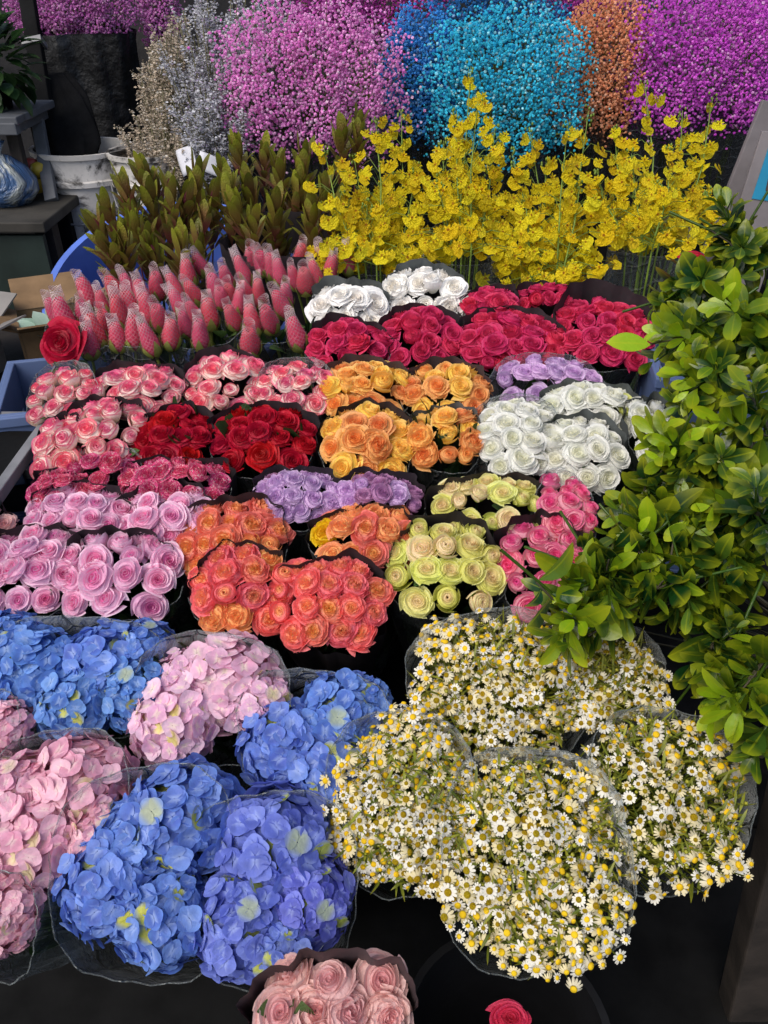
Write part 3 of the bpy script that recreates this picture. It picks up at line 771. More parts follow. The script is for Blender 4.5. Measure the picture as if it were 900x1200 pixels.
def chamomile(label, cx, cy, w, h, rpx=9.5, tilt=20, n=100, n2=60, dome=.05, back=.03, front=-.03, film='film', lean=0, p=2.4, yaw=0, d=None):
    seedc[0] += 1; sd = seedc[0]; rg = random.Random(sd * 17)
    fr = Frame(cx, cy, w, h, d, tilt, lean, yaw); r = rpx / fr.ppm
    root = thing('chamomile_bouquet', label, 'bouquet', fr.foot, 'chamomile bouquets in clear film')
    pts = []; tries = 0; md = r * 1.3
    while len(pts) < n + n2 and tries < 30000:
        tries += 1
        if tries % 2500 == 0: md *= .9
        u, v = rg.uniform(-1, 1), rg.uniform(-1, 1)
        if abs(u) ** p + abs(v) ** p > 1: continue
        an_ = math.atan2(v, u); wob = 1.0 + .09 * math.sin(3 * an_ + sd) + .06 * math.sin(5 * an_ + 2 * sd) + (.12 * rg.random() if rg.random() < .12 else 0)
        pu, pv = u * fr.rx * wob, v * fr.ry * wob
        if any((pu - a) ** 2 + (pv - b) ** 2 < md * md for a, b, _ in pts): continue
        # clustered heads: some sit lower
        clump = math.sin(pu * 34 + sd) * math.sin(pv * 31 + sd * 2)
        hgt = dome * (1 - (u * u + v * v) * .75) + clump * .016 + rg.uniform(-.024, .010)
        pts.append((pu, pv, hgt))
    stuff = MB()
    # the daisies that show largest (nearest) are parts, the rest one mass
    order = sorted(pts, key=lambda q: (fr.w(*q) - CAM).length)
    for i, (u, v, hh) in enumerate(order):
        q, dr = orient(fr, u, v, rg, .7, .7); s = r * rg.uniform(.62, 1.14)
        if i < n:
            o = link('daisy', DAISY[rg.randrange(7)], root, fr.l(u, v, hh), q, s); link('flower_centre', DISC, o)
        else:
            stuff_parts.setdefault(root.name, []).append((DAISY[rg.randrange(7)], fr.l(u, v, hh), q, s))
    if root.name in stuff_parts:
        V = []; Fq = []; C = []; MI = []; off = 0
        for me, loc, q, s in stuff_parts[root.name]:
            for src, mid in ((me, 0), (DISC, 1)):
                n_ = len(src.vertices); a = np.empty(n_ * 3, np.float32); src.vertices.foreach_get('co', a)
                a = xf(a.reshape(-1, 3), q.to_matrix(), loc, s); V.append(a)
                f = np.empty(len(src.loops), np.int32); src.loops.foreach_get('vertex_index', f); f = f.reshape(-1, 4) + off
                Fq.append(f); MI += [mid] * len(f); off += n_
                c = np.empty(n_ * 4, np.float32); src.attributes['pet'].data.foreach_get('color', c); C.append(c.reshape(-1, 4))
        o = link('daisy_mass', mesh('daisy_mass', np.concatenate(V), [np.concatenate(Fq)], [M['daisy'], M['disc']], np.concatenate(C), MI), root)
        o['kind'] = 'stuff'
    fine_green(fr, pts, sd, rg).link('stalks', M['leaf_fine'], root, smooth=True)
    for o in [root.children[-1]] if root.children else []: pass
    sleeve(fr, 'plastic_sleeve', root, M[film], 0, 360, back, front, p, sd, r0=.22, crink=.006, grow=1.07, side=.02)
    return root
stuff_parts = {}
CH = chamomile
CH('rear chamomile sleeve right under the green roses', 585, 805, 200, 158, 7.8, 24, 100, 260, lean=-3)
CH('chamomile under the lowest tip of the green bush', 712, 795, 120, 96, 7.8, 22, 95, 95, lean=6)
CH('chamomile sleeve touching the blue hydrangeas', 470, 938, 160, 184, 8.6, 26, 100, 240, lean=-6)
CH('front chamomile sleeve, largest and lowest of the five', 624, 1008, 204, 218, 9.2, 26, 100, 270, front=-.02, back=.04, p=2.9)
CH('shaded chamomile on the right beside the wooden post', 780, 935, 190, 165, 8.8, 24, 100, 150, lean=8)

# ------------------------------------------------------------------ baby's breath
GY = dict(
    pink=blossom_mat('gyp_pink', (.80, .24, .68), (.92, .50, .82), (.90, .70, .84), .35),
    magenta=blossom_mat('gyp_magenta', (.64, .08, .64), (.80, .20, .78), (.82, .50, .78), .35),
    dmagenta=blossom_mat('gyp_dark_magenta', (.42, .04, .34), (.58, .10, .46), (.66, .26, .55), .35),
    orchid=blossom_mat('gyp_orchid', (.56, .14, .50), (.70, .32, .62), (.76, .52, .68), .35),
    turq=blossom_mat('gyp_turquoise', (.03, .52, .76), (.09, .74, .88), (.50, .86, .90), .35),
    azure=blossom_mat('gyp_azure', (.04, .28, .70), (.10, .44, .82), (.30, .55, .8), .35),
    dblue=blossom_mat('gyp_dark_blue', (.02, .14, .42), (.05, .26, .56), (.16, .4, .6), .35),
    copper=blossom_mat('gyp_copper', (.74, .30, .14), (.86, .46, .27), (.84, .54, .38), .35),
)
def puff(rg):
    V = []; Q = []
    for i in range(7):
        a = i * 2.4 + rg.uniform(-.3, .3); e = .25 + .75 * (i / 7)
        d = Vector((math.cos(a) * math.cos(e), math.sin(a) * math.cos(e), math.sin(e)))
        x = d.orthogonal().normalized(); y = d.cross(x); s = rg.uniform(.5, .68); c = d * .38
        o = len(V)
        V += [c + x * s, c + y * s, c - x * s, c - y * s]; Q.append((o, o + 1, o + 2, o + 3))
    return np.array([tuple(v) for v in V]), np.array(Q)
PUFF = [puff(random.Random(i)) for i in range(8)]
def gyp(label, cx, cy, w, h, kind, d=None, n=1900, dep=.17, film='film_soft', r=.0051, sl=True, foot_z=None, bw='film', droop=.35):
    seedc[0] += 1; sd = seedc[0]; rg = np.random.default_rng(sd); pr = random.Random(sd)
    d = d if d else DC(cy); c = P(cx, cy, d); k = d / F
    ax, az, ay = w / 2 * k, h / 2 * k * 1.02, dep
    foot = Vector((c.x, c.y + .03, (tier(c.y + .03) if foot_z is None else foot_z) + .003))
    root = thing('babys_breath_bunch', label, 'bouquet', foot, "dyed baby's breath bunches along the back")
    # even cover of the bunch as a rounded block: front, top and flanks, thinner behind
    q2 = rg.uniform(-1, 1, size=(n * 5, 2)); q2 = q2[(np.abs(q2) ** 2.6).sum(1) < 1][:int(n * 3.5)]
    yy = np.sqrt(np.maximum(0, 1 - (np.abs(q2) ** 2.6).sum(1))); yy *= np.where(rg.random(len(q2)) < .78, -1, .6)
    dirs = np.stack([q2[:, 0], yy, q2[:, 1]], 1)
    m = len(dirs); ax *= 1.17; az *= 1.16; c = c - Vector((0, 0, az * .10))
    ph = rg.uniform(0, 6.28, 6)
    lump = 1 + .07 * np.sin(6 * dirs[:, 0] + ph[0]) * np.sin(7 * dirs[:, 2] + ph[1]) + .06 * np.sin(11 * dirs[:, 0] + 9 * dirs[:, 1] + ph[2])
    rad = lump * (.68 + .33 * rg.random(m) ** .5 + .22 * (rg.random(m) < .10) * rg.random(m))
    pos = dirs * rad[:, None] * np.array([ax, ay, az])
    V = []; Q = []; C = []; off = 0
    for i in range(m):
        pv, pq = PUFF[pr.randrange(8)]
        rot = Vector(dirs[i] + rg.normal(size=3) * .3).to_track_quat('Z', 'Y').to_matrix()
        s = r * pr.uniform(.75, 1.4)
        V.append(xf(pv, rot, pos[i], s)); Q.append(pq + off); off += len(pv)
        g, rd = pr.random(), pr.random(); cc = np.tile([0, g, rd, 1], (len(pv), 1)); cc[:, 0] = pr.uniform(.0, 1); C.append(cc)
    cl = Vector(c) - foot
    o = link('blossom_cloud', mesh('blossom_cloud', np.concatenate(V), [np.concatenate(Q)], GY[kind], np.concatenate(C), smooth=False), root, cl)
    o['kind'] = 'stuff'
    b = MB()
    for i in range(230):
        j = pr.randrange(m); e = Vector(pos[j]) + cl; mid = Vector((cl.x + pos[j][0] * .35, cl.y + pos[j][1] * .35, cl.z - az * .6))
        b.tube([mid, (mid + e) / 2 + Vector((pr.uniform(-.01, .01), 0, .01)), e], .0009, 3, (.3, pr.random() * .6, pr.random(), 1))
    for i in range(14):
        a = pr.uniform(0, 6.28); b.tube([(.03 * math.cos(a), .03 * math.sin(a), 0), (cl.x + ax * .3 * math.cos(a), cl.y + ay * .3 * math.sin(a), cl.z - az * .3)], .002, 4, (.2, .2, .5, 1))
    b.link('stems', M['leaf_fine'], root, smooth=True)
    if sl:
        fr = Frame(cx, cy, 10, 10, d); fr.N = Vector((0, 0, 1)); fr.X = Vector((1, 0, 0)); fr.B = Vector((0, 1, 0)); fr.foot = foot
        fr.rx = ax * .93; fr.ry = ay * .93; fr.L = cl.z - az * .45; fr.T = foot + Vector((0, 0, fr.L)); 
        sleeve(fr, 'plastic_sleeve', root, M['film_dark'], 0, 360, .03, .0, 2.2, sd, r0=.35, crink=.008, grow=.98)
    return root
gyp("large pink baby's breath bunch left of the blue ones", 368, 88, 196, 150, 'pink', 2.28, 2300)
gyp("deep blue baby's breath between the pink and the turquoise bunch", 492, 82, 80, 130, 'azure', 2.36, 1200, .12)
gyp("bright turquoise baby's breath bunch above the yellow orchids", 590, 92, 172, 146, 'turq', 2.30, 2100)
gyp("copper orange baby's breath bunch between turquoise and magenta", 700, 74, 96, 136, 'copper', 2.34, 1500, .13)
gyp("wide magenta baby's breath bunch at the top right", 822, 66, 196, 142, 'magenta', 2.32, 2300)
gyp("dark magenta baby's breath at the top edge behind the pink bunch", 428, 8, 175, 62, 'dmagenta', 2.66, 1200, .13, sl=False)
gyp("dark blue baby's breath at the top edge behind the turquoise bunch", 580, 16, 150, 62, 'dblue', 2.62, 1000, .13, sl=False)
gyp("dark magenta baby's breath at the top edge behind the copper bunch", 690, 2, 110, 44, 'dmagenta', 2.68, 700, .12, sl=False)
gyp("magenta baby's breath at the top right corner behind the wide bunch", 880, 8, 130, 70, 'magenta', 2.62, 900, .13, sl=False)
gyp("orchid pink baby's breath in a black sleeve standing in the white bucket", 90, 6, 134, 62, 'orchid', 2.74, 1400, .15, sl=False, foot_z=.86)
gyp("dull pink baby's breath peeping out behind the grey sea lavender", 188, 12, 46, 70, 'orchid', 2.80, 500, .08, sl=False)

# black sleeve around the bunch in the white bucket
def black_sleeve():
    c = P(100, 110, 2.62); foot = P(108, 208, 2.58)
    root = bpy.data.objects['babys_breath_bunch.009']; 
    fr = Frame(100, 40, 10, 10, 2.66); fr.N = Vector((0, 0, 1)); fr.X = Vector((1, 0, 0)); fr.B = Vector((0, 1, 0))
    fr.T = P(98, 38, 2.68); fr.L = .44; fr.foot = root.location.copy(); fr.rx = .155; fr.ry = .13
    sleeve(fr, 'paper_wrap', root, M['bin_film'], 0, 360, .02, .0, 2.6, 909, r0=.75, crink=.016)
M['bin_film'] = plain('black_plastic_film', (.004, .004, .005), .5, .3, 9, .03, .5)
black_sleeve()

# ------------------------------------------------------------------ sea lavender (grey and tan feathery sprays)
def caspia(label, blobs, mat, foot, d, seed, stemmat, nspray=34, nper=190):
    rg = random.Random(seed)
    root = thing('sea_lavender_bunch', label, 'bouquet', foot, 'dried sea lavender bunches')
    fl = MB(); st = MB()
    for (bx, by, bw, bh, ns) in blobs:
        for i in range(ns):
            a = rg.uniform(0, 6.28); rr = math.sqrt(rg.random())
            tip = P(bx + rr * math.cos(a) * bw / 2, by + rr * math.sin(a) * bh / 2, d + rg.uniform(-.10, .10)) - foot
            root_pt = Vector((tip.x * .45, tip.y * .5, tip.z * .55 - .02))
            st.tube([root_pt, (root_pt + tip) / 2 + Vector((0, 0, .02)), tip], .0016, 3)
            ax = (tip - root_pt); ln = ax.length; ax.normalize()
            for k in range(12):
                t = rg.uniform(.35, 1.0); b0 = root_pt + ax * ln * t
                dv = (ax + Vector((rg.uniform(-.9, .9), rg.uniform(-.9, .9), rg.uniform(-.3, .7)))).normalized(); bl = rg.uniform(.03, .065) * (1.25 - t * .5)
                st.tube([b0, b0 + dv * bl], .0007, 3)
                for m in range(nper // 12):
                    p = b0 + dv * bl * rg.uniform(.15, 1.05) + Vector((rg.gauss(0, .004), rg.gauss(0, .004), rg.gauss(0, .004)))
                    s = rg.uniform(.003, .0058); q = Vector((rg.gauss(0, 1), rg.gauss(0, 1), rg.gauss(0, 1) + .6)).to_track_quat('Z', 'Y').to_matrix()
                    fl.add(xf([(1, 0, 0), (0, .6, .3), (-1, 0, 0), (0, -.6, .3)], q, p, s), [(0, 1, 2, 3)], C=np.tile([rg.random(), rg.random(), rg.random(), 1], (4, 1)))
    o = fl.link('blossom_cloud', mat, root); o['kind'] = 'stuff'
    st.link('stems', stemmat, root, smooth=True)
M['caspia_grey'] = blossom_mat('caspia_grey', (.46, .46, .49), (.64, .64, .68), (.54, .46, .62))
M['caspia_tan'] = blossom_mat('caspia_tan', (.44, .35, .26), (.62, .53, .42), (.70, .66, .60))
M['dry_stem'] = plain('dry_stem', (.16, .15, .08), .8, .3, 30)
ft = P(262, 230, 2.36); caspia('tall grey lavender sea lavender bunch behind the pink cloud', [(250, 80, 130, 190, 90), (285, 20, 120, 70, 36), (238, 135, 64, 120, 40)], M['caspia_grey'], Vector((ft.x, ft.y, tier(ft.y) + .003)), 2.29, 5, M['dry_stem'])
ft = P(190, 230, 2.36); caspia('tan dried sea lavender bunch standing in the second white bucket', [(186, 125, 90, 160, 64), (200, 60, 60, 80, 20)], M['caspia_tan'], Vector((ft.x, ft.y, tier(ft.y) + .003)), 2.34, 6, M['dry_stem'])

# ------------------------------------------------------------------ conebush (bronze green foliage stems)
t = NT('conebush_leaf'); tt_, g_, r_ = t.pet()[:3]
c_ = t.mix(g_, (.22, .04, .06), (.22, .17, .03)); c_ = t.mix(t.ss(tt_, .35, 1.0), c_, t.mix(g_, (.13, .13, .035), (.27, .30, .02)))
c_ = t.hsv(c_, .5, 1.0, t.mth('ADD', t.mth('MULTIPLY', r_, .6), .65)); M['cone'] = t.bsdf(c_, .45, .4, t.noise(30, 2), .003, .25)
def cone_stem(seed):
    rg = random.Random(seed); b = MB(); L = 1.0
    b.tube([(0, 0, -2.2), (0, 0, 0), (.0, 0, .78)], .018, 5, (0, .1, .5, 1))
    n = 21
    for i in range(n):
        t = i / n; z = -.75 + 1.45 * t; a = i * 2.39996 + rg.uniform(-.3, .3)
        br = t > .62
        ln = rg.uniform(.50, .72) if br else rg.uniform(.45, .66); w = .21 if br else .17
        g = .55 + .45 * rg.random() if br else rg.uniform(.2, .8)
        V, Q, C = leaf_geom(ln, w, rg.uniform(-.25, .15) if br else rg.uniform(0, .3), .15, 8, 1.1, g, rg.random(), .6, 1.4)
        e = rg.uniform(1.5, 2.8) if not br else 1.7 + 2.2 * (t - .62) / .38
        d = Vector((math.cos(a), math.sin(a), e))
        b.add(xf(V, rot_to(d, Vector((-math.cos(a), -math.sin(a), .3))), (.03 * math.cos(a), .03 * math.sin(a), z * .8)), Q, C=C)
    for i in range(10):
        a = i * 2.4; V, Q, C = leaf_geom(.30, .14, -.4, .2, 5, .7, .0, rg.random())
        C[:, 0] *= .2
        b.add(xf(V, rot_to(Vector((math.cos(a) * .3, math.sin(a) * .3, 1)), Vector((-math.cos(a), -math.sin(a), .2))), (.04 * math.cos(a), .04 * math.sin(a), .50)), Q, C=C)
    return b.mesh('flower_stem', M['cone'])
CONE = [cone_stem(i) for i in range(5)]
def conebush(label, blobs, seed, foot, paper=None, d0=2.0):
    rg = random.Random(seed); root = thing('conebush_bunch', label, 'bouquet', foot, 'bronze green conebush bunches')
    for (bx, by) in blobs:
        d = d0 + rg.uniform(-.06, .06) + (200 - by) * .0012
        p = P(bx, by + 30, d); s = rg.uniform(.10, .125)
        dv = Vector(((p.x - foot.x) * .9 + rg.uniform(-.15, .15), rg.uniform(-.3, .05), 1)).normalized()
        link('flower_stem', CONE[rg.randrange(5)], root, p - foot, dv.to_track_quat('Z', 'Y') @ Quaternion((0, 0, 1), rg.uniform(0, 6.28)), s)
    if paper:
        px, py, w, h, dd = paper
        fr = Frame(px, py, w, h, dd, 6); fr.foot = foot
        fr.L = max(.15, fr.T.z - foot.z)
        sleeve(fr, 'paper_wrap', root, M['black_paper'], 0, 360, .02, .0, 2.8, seed, r0=.6, crink=.006)
f1 = P(185, 360, 2.0); f1.z = tier(f1.y) + .003
conebush('bronze green conebush at the left, leaning out of the round blue tub', [(155, 222), (130, 275), (142, 300), (175, 205), (185, 240), (160, 250), (205, 225), (200, 262), (230, 215), (238, 250), (175, 280), (215, 290), (150, 280), (250, 235), (190, 300), (235, 285), (138, 252), (190, 222), (218, 240), (165, 262)], 3, f1, None, 1.98)
f2 = P(322, 330, 2.02); f2.z = tier(f2.y) + .003
conebush('bronze green conebush on the right in a black sleeve, above the netted buds', [(285, 175), (310, 180), (275, 205), (300, 225), (330, 200), (345, 225), (322, 250), (285, 245), (355, 195), (375, 222), (365, 250), (300, 262), (330, 262), (390, 245), (270, 230), (400, 160), (418, 150)], 4, f2, (336, 278, 140, 40, 1.94), 2.02)

# ------------------------------------------------------------------ yellow orchids
t = NT('orchid_yellow'); tt_, g_, r_ = t.pet()[:3]
c_ = t.mix(g_, (.88, .66, .006), (.93, .80, .02)); c_ = t.mix(t.ss(tt_, .16, .02, 0, .8), c_, (.40, .12, .01))
c_ = t.hsv(c_, t.mth('ADD', t.mth('MULTIPLY', t.orand(), .022), .484), 1.0, t.mth('ADD', t.mth('MULTIPLY', r_, .2), .86)); M['orchid'] = t.bsdf(c_, .5, .3, t.noise(6, 2), .02, .3)
M['orchid_stem'] = plain('orchid_stem', (.16, .24, .03), .5, .3, 30)
def orchid_bloom(seed):
    rg = random.Random(seed); b = MB(); g = rg.random(); rd = rg.random()
    for sgn in (-1, 1):
        V = []; C = []
        for i in range(5):
            t = i / 4
            for j in range(5):
                e = j / 4; a = -.1 + e * 1.75
                r = t * (1.0 - .12 * math.cos(a * 2.3)) * (1 + .06 * math.sin(9 * e + seed))
                V.append((sgn * r * math.sin(a) * .78, -.05 - r * math.cos(a) * .92, .10 * r * math.sin(5 * e + seed) * t + .12 * t * t * rg.uniform(.2, 1.1))); C.append((t * .9, g, rd, 1))
        Q = grid_faces(5, 5)
        b.add(V, Q if sgn > 0 else [q[::-1] for q in Q], C=C)
    for a in (0, 1.25, -1.25, 2.3, -2.3):
        V, Q, C = leaf_geom(.5, .24, rg.uniform(-.5, .3), .1, 4, .8, g, rd); C[:, 0] = C[:, 0] * .5 + .12
        b.add(xf(V, rot_to(Vector((math.sin(a), math.cos(a), .25))), (0, .05, .06)), Q, C=C)
    b.add([(-.1, -.1, .12), (.1, -.1, .12), (.1, .1, .18), (-.1, .1, .18)], [(0, 1, 2, 3)], C=[(0, g, rd, 1)] * 4)
    return b.mesh('blossom', M['orchid'])
OB = [orchid_bloom(i) for i in range(6)]
def orchid(label, cx, ybot, sprays, seed, width, d=1.96, stems=True, per=30):
    rg = random.Random(seed)
    foot = P(cx, ybot + 30, d + .05); foot.z = tier(foot.y) + .003
    root = thing('orchid_bunch', label, 'bouquet', foot, 'yellow dancing orchid bunches in front of the back row')
    for (tx, ty) in sprays:
        dd = d + rg.uniform(-.10, .12); tip = P(tx, ty, dd) - foot
        bx = P(cx + (tx - cx) * .45, ybot, dd) - foot
        p0 = Vector((bx.x * .25, bx.y * .3, .0))
        pts = [p0, Vector((bx.x * .8, bx.y * .8, max(.04, bx.z * .7))), bx + Vector((0, 0, .02)), (bx + tip) / 2 + Vector((rg.uniform(-.02, .02), rg.uniform(-.02, .02), .015)), tip]
        sb = MB(); sb.tube(pts, [.003, .003, .0025, .002, .001], 4)
        sp = link('flower_spray', None, root)if False else None
        locs = []
        for k in range(per):
            t = (k + rg.random()) / per; t = t ** 1.25
            seg = pts[2] * (1 - t) ** 2 + pts[3] * 2 * t * (1 - t) + tip * t * t
            rad = (.10 * (1 - t) + .022) * width; a = rg.uniform(0, 6.28); rr = rad * math.sqrt(rg.random())
            p = seg + Vector((math.cos(a) * rr, math.sin(a) * rr * .8 - .01, rg.uniform(-.015, .015)))
            sb.tube([seg - (tip - bx).normalized() * .02, (seg + p) / 2 + Vector((0, 0, .004)), p], .0008, 3); locs.append((p, t))
        for k in range(7):   # unopened tips
            t = rg.uniform(.85, 1.05); p = pts[3].lerp(tip, t) + Vector((rg.uniform(-.012, .012), rg.uniform(-.012, .012), rg.uniform(-.01, .01)))
            sb.lathe([(.0005, -.004), (.0028, -.001), (.0028, .002), (.0003, .005)], 5, p)
        spo = sb.link('flower_spray', M['orchid_stem'], root, smooth=True)
        for p, t in locs:
            if t > .93 and rg.random() < .5: continue
            nrm = Vector((rg.uniform(-1, 1), -1 + rg.uniform(-.2, .6), .5 + rg.uniform(-.5, .5))).normalized()
            up = Vector((rg.uniform(-1.3, 1.3), 0, 1)); x = up.cross(nrm).normalized(); y = nrm.cross(x)
            q = Matrix((x, y, nrm)).transposed().to_quaternion()
            link('blossom', OB[rg.randrange(6)], spo, p, q, rg.uniform(.019, .029) * (1 - .2 * t))
    if stems:
        fr = Frame(cx, ybot, 10, 10, d); fr.N = Vector((0, 0, 1)); fr.X = Vector((1, 0, 0)); fr.B = Vector((0, 1, 0)); fr.foot = foot
        fr.T = P(cx, ybot, d); fr.T.z = max(fr.T.z, foot.z + .12); fr.L = fr.T.z - foot.z; fr.rx = .09 * width; fr.ry = .07
        sleeve(fr, 'plastic_sleeve', root, M['film'], 0, 360, .06, .0, 2.2, seed, r0=.5, crink=.006)
orchid('yellow orchid bunch at the left, leaning over the conebush', 450, 312, [(440, 140), (415, 185), (380, 175), (470, 130), (400, 225), (460, 200), (430, 240), (490, 190), (445, 215)], 21, 1.0)
orchid('yellow orchid bunch with the tallest spray, in front of the turquoise cloud', 545, 300, [(552, 78), (535, 130), (560, 120), (520, 165), (580, 150), (545, 180), (510, 210), (575, 200), (540, 230)], 22, 1.0)
orchid('yellow orchid bunch hanging lowest, under the copper cloud', 640, 330, [(620, 150), (665, 150), (600, 180), (640, 190), (690, 130), (610, 230), (650, 240), (680, 215), (630, 270), (615, 285)], 23, 1.12)
orchid('yellow orchid bunch at the right with loose thin sprays', 760, 290, [(755, 95), (800, 130), (835, 115), (720, 150), (785, 170), (740, 180), (815, 190), (830, 225), (700, 200), (770, 215), (745, 230)], 24, 1.05)

# ------------------------------------------------------------------ green bush
def bush_leaf(rg, L, g):
    V, Q, C = leaf_geom(L, L * rg.uniform(.38, .50), rg.uniform(-.15, .6), rg.uniform(.02, .25), 8, 1.4, g, rg.random(), .62, 1.5)
    return V, Q, C
def shoot(seed, n=17, young=0):  # young: yellow-green new growth, made paler still to paint in light
    rg = random.Random(seed); b = MB(); b.tube([(0, 0, -.10), (.004, 0, .03), (0, .003, .082)], [.0024, .002, .0012], 5, (.2, .2, .4, 1))
    for i in range(n):
        t = i / (n - 1); z = -.03 + .12 * t ** .8; a = i * 2.39996 + rg.uniform(-.35, .35)
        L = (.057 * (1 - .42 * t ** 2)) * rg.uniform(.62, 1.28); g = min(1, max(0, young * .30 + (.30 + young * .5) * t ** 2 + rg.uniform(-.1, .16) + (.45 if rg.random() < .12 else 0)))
        V, Q, C = bush_leaf(rg, L, g)
        e = .05 + 1.5 * t + rg.uniform(-.3, .3)
        d = Vector((math.cos(a), math.sin(a), e))
        b.add(xf(V, rot_to(d, Vector((0, 0, 1)) if e < .9 else Vector((-math.cos(a), -math.sin(a), .6)), rg.uniform(-.35, .35)), (.004 * math.cos(a), .004 * math.sin(a), z)), Q, C=C)
    return b.mesh('leafy_shoot', [M['bush_leaf']])
SHOOT = [shoot(i, 15 + i % 3 * 2) for i in range(5)]; LIT_YOUNG = [shoot(20 + i, 13 + i % 3 * 2, 1) for i in range(5)]  # second set: new growth with sunlit brightness put into its leaf colour
BL = [(860, 292, 52, 1.34, 7), (812, 335, 46, 1.30, 6), (875, 385, 66, 1.24, 7), (800, 392, 34, 1.27, 4), (825, 455, 56, 1.2, 7), (875, 500, 60, 1.14, 4),
      (800, 535, 56, 1.17, 7), (764, 566, 40, 1.19, 5), (850, 600, 66, 1.12, 7), (764, 632, 54, 1.11, 7), (704, 682, 40, 1.07, 6), (770, 690, 40, 1.05, 3),
      (845, 690, 50, 1.1, 5), (668, 726, 24, 1.06, 4), (832, 765, 44, 1.04, 5), (868, 810, 40, 1.0, 4), (893, 862, 16, .97, 2), (745, 600, 24, 1.16, 2), (690, 745, 10, 1.04, 1), (885, 600, 40, 1.04, 2)]
bush_foot = Vector((.80, 1.02, .13 + .003))
bush = thing('leafy_bush', 'glossy yellow green leafy bush spilling in from the right edge', 'bush', bush_foot)
rgb = random.Random(77)
for bi, (bx, by, br, bd, n) in enumerate(BL):
    c = P(bx, by, bd) - bush_foot; rr = br * bd / F
    bm_ = MB(); trunk = Vector((rgb.uniform(-.03, .03), rgb.uniform(-.03, .03), 0))
    mid = Vector((c.x * .3 + .05, c.y * .3 + .04, c.z * .62)); inn = c + Vector((.05, .05, -.05))
    bm_.tube([trunk, mid, inn, c], [.009, .007, .004, .0025], 6)
    shs = []
    for i in range(n):
        d = Vector((rgb.gauss(-.25, .8), rgb.gauss(-.55, .6), rgb.gauss(.25, .75))).normalized()
        p = c + d * rr * rgb.uniform(.35, .95)
        ax = (d * .9 + Vector((-.45, -.35, .12)) + Vector((rgb.uniform(-.3, .3), rgb.uniform(-.3, .3), rgb.uniform(-.3, .3)))).normalized()
        if by > 660 and rgb.random() < .5: ax = (ax + Vector((-.2, -.3, -.6))).normalized()
        s = rgb.uniform(.82, 1.08)
        bm_.tube([c, (c + p - ax * .06) / 2, p - ax * .09], .0016, 4); shs.append((p - ax * .06, ax, s, d.dot(Vector((-.6, -.5, .35))) > rgb.uniform(.35, .95)))  # shoots facing left, front and up get the light-painted paler leaves
    bo = bm_.link('branch', M['twig'], bush, smooth=True)
    for p, ax, s, lit in shs:
        link('leafy_shoot', (LIT_YOUNG if lit else SHOOT)[rgb.randrange(5)], bo, p, ax.to_track_quat('Z', 'Y') @ Quaternion((0, 0, 1), rgb.uniform(0, 6.28)), s)
V, Q, C = leaf_geom(.07, .032, .1, .1, 8, 1.1, 1.0, .9); b = MB(); b.add(V, Q, C=C)
o = b.link('leaf', M['bush_leaf'], bush, P(762, 404, 1.24) - bush_foot, smooth=True); o.rotation_euler = rot_to(Vector((-1, -.1, .15)), Vector((0, -.6, .8))).to_euler()

b = MB(); b.tube([P(758, 404, 1.24) - bush_foot, P(790, 398, 1.26) - bush_foot, P(825, 392, 1.29) - bush_foot], [.0012, .0016, .002], 5); b.link('twig', M['twig'], bush, smooth=True)

# ------------------------------------------------------------------ stall furniture and surroundings
M['timber'] = plain('weathered_timber', (.026, .020, .016), .75, .45, 9, .01)
M['stand'] = plain('black_stand', (.006, .006, .006), .85, .4, 10, .004, .1)
M['blue_plastic'] = plain('blue_plastic', (.09, .17, .56), .4, .2, 5, .003, .5, dirt=(.12, .17, .38), dirt_amt=.3)
M['blue_dark'] = plain('dark_blue_plastic', (.015, .035, .13), .45, .2, 5, .003, .5)
M['slate_blue'] = plain('slate_blue_plastic', (.10, .145, .28), .5, .2, 4, .003, .5)
M['white_bucket'] = plain('grubby_white_plastic', (.60, .57, .53), .5, .12, 16, .002, .4, dirt=(.04, .036, .032), dirt_amt=.55)
M['black_plastic'] = plain('black_bucket_plastic', (.007, .007, .008), .4, .3, 8, .002, .4)
M['card'] = plain('cardboard', (.20, .125, .065), .8, .2, 14, .003, .2)
M['card_white'] = plain('pale_card', (.22, .205, .19), .8, .15, 10, .003, .2)
M['grey_metal'] = plain('grey_painted_metal', (.17, .17, .175), .5, .3, 10, .003, .5, dirt=(.07, .05, .04), dirt_amt=.3)
M['grey_wood'] = plain('grey_painted_wood', (.10, .107, .12), .6, .25, 8, .004, .3, dirt=(.06, .06, .06), dirt_amt=.3)
M['green_paint'] = plain('dark_green_paint', (.014, .024, .02), .6, .3, 5, .004, .3)
M['table_top'] = plain('worn_table_top', (.035, .032, .027), .7, .4, 8, .005, .3)
M['paper_tag'] = plain('white_paper', (.60, .60, .64), .7, .08, 8, .002, .2)
M['plank'] = plain('pale_plank', (.19, .17, .175), .7, .2, 6, .004, .3)
M['picture_blue'] = plain('picture_blue', (.015, .22, .38), .5, .15, 8)

# stepped stand
st = thing('stepped_stand', 'black stepped stand under the packed flowers', 'stand', (0, 1.7, 0))
for i, (a, b_, z) in enumerate(TIERS):
    a2 = a if i else .12
    mb = MB(); mb.box((0.15, (a2 + b_) / 2 - 1.7, z / 2), (2.6 if i < 4 else 3.6, b_ - a2 - .004, z)); mb.link('step', M['stand'], st, bevel=.006)

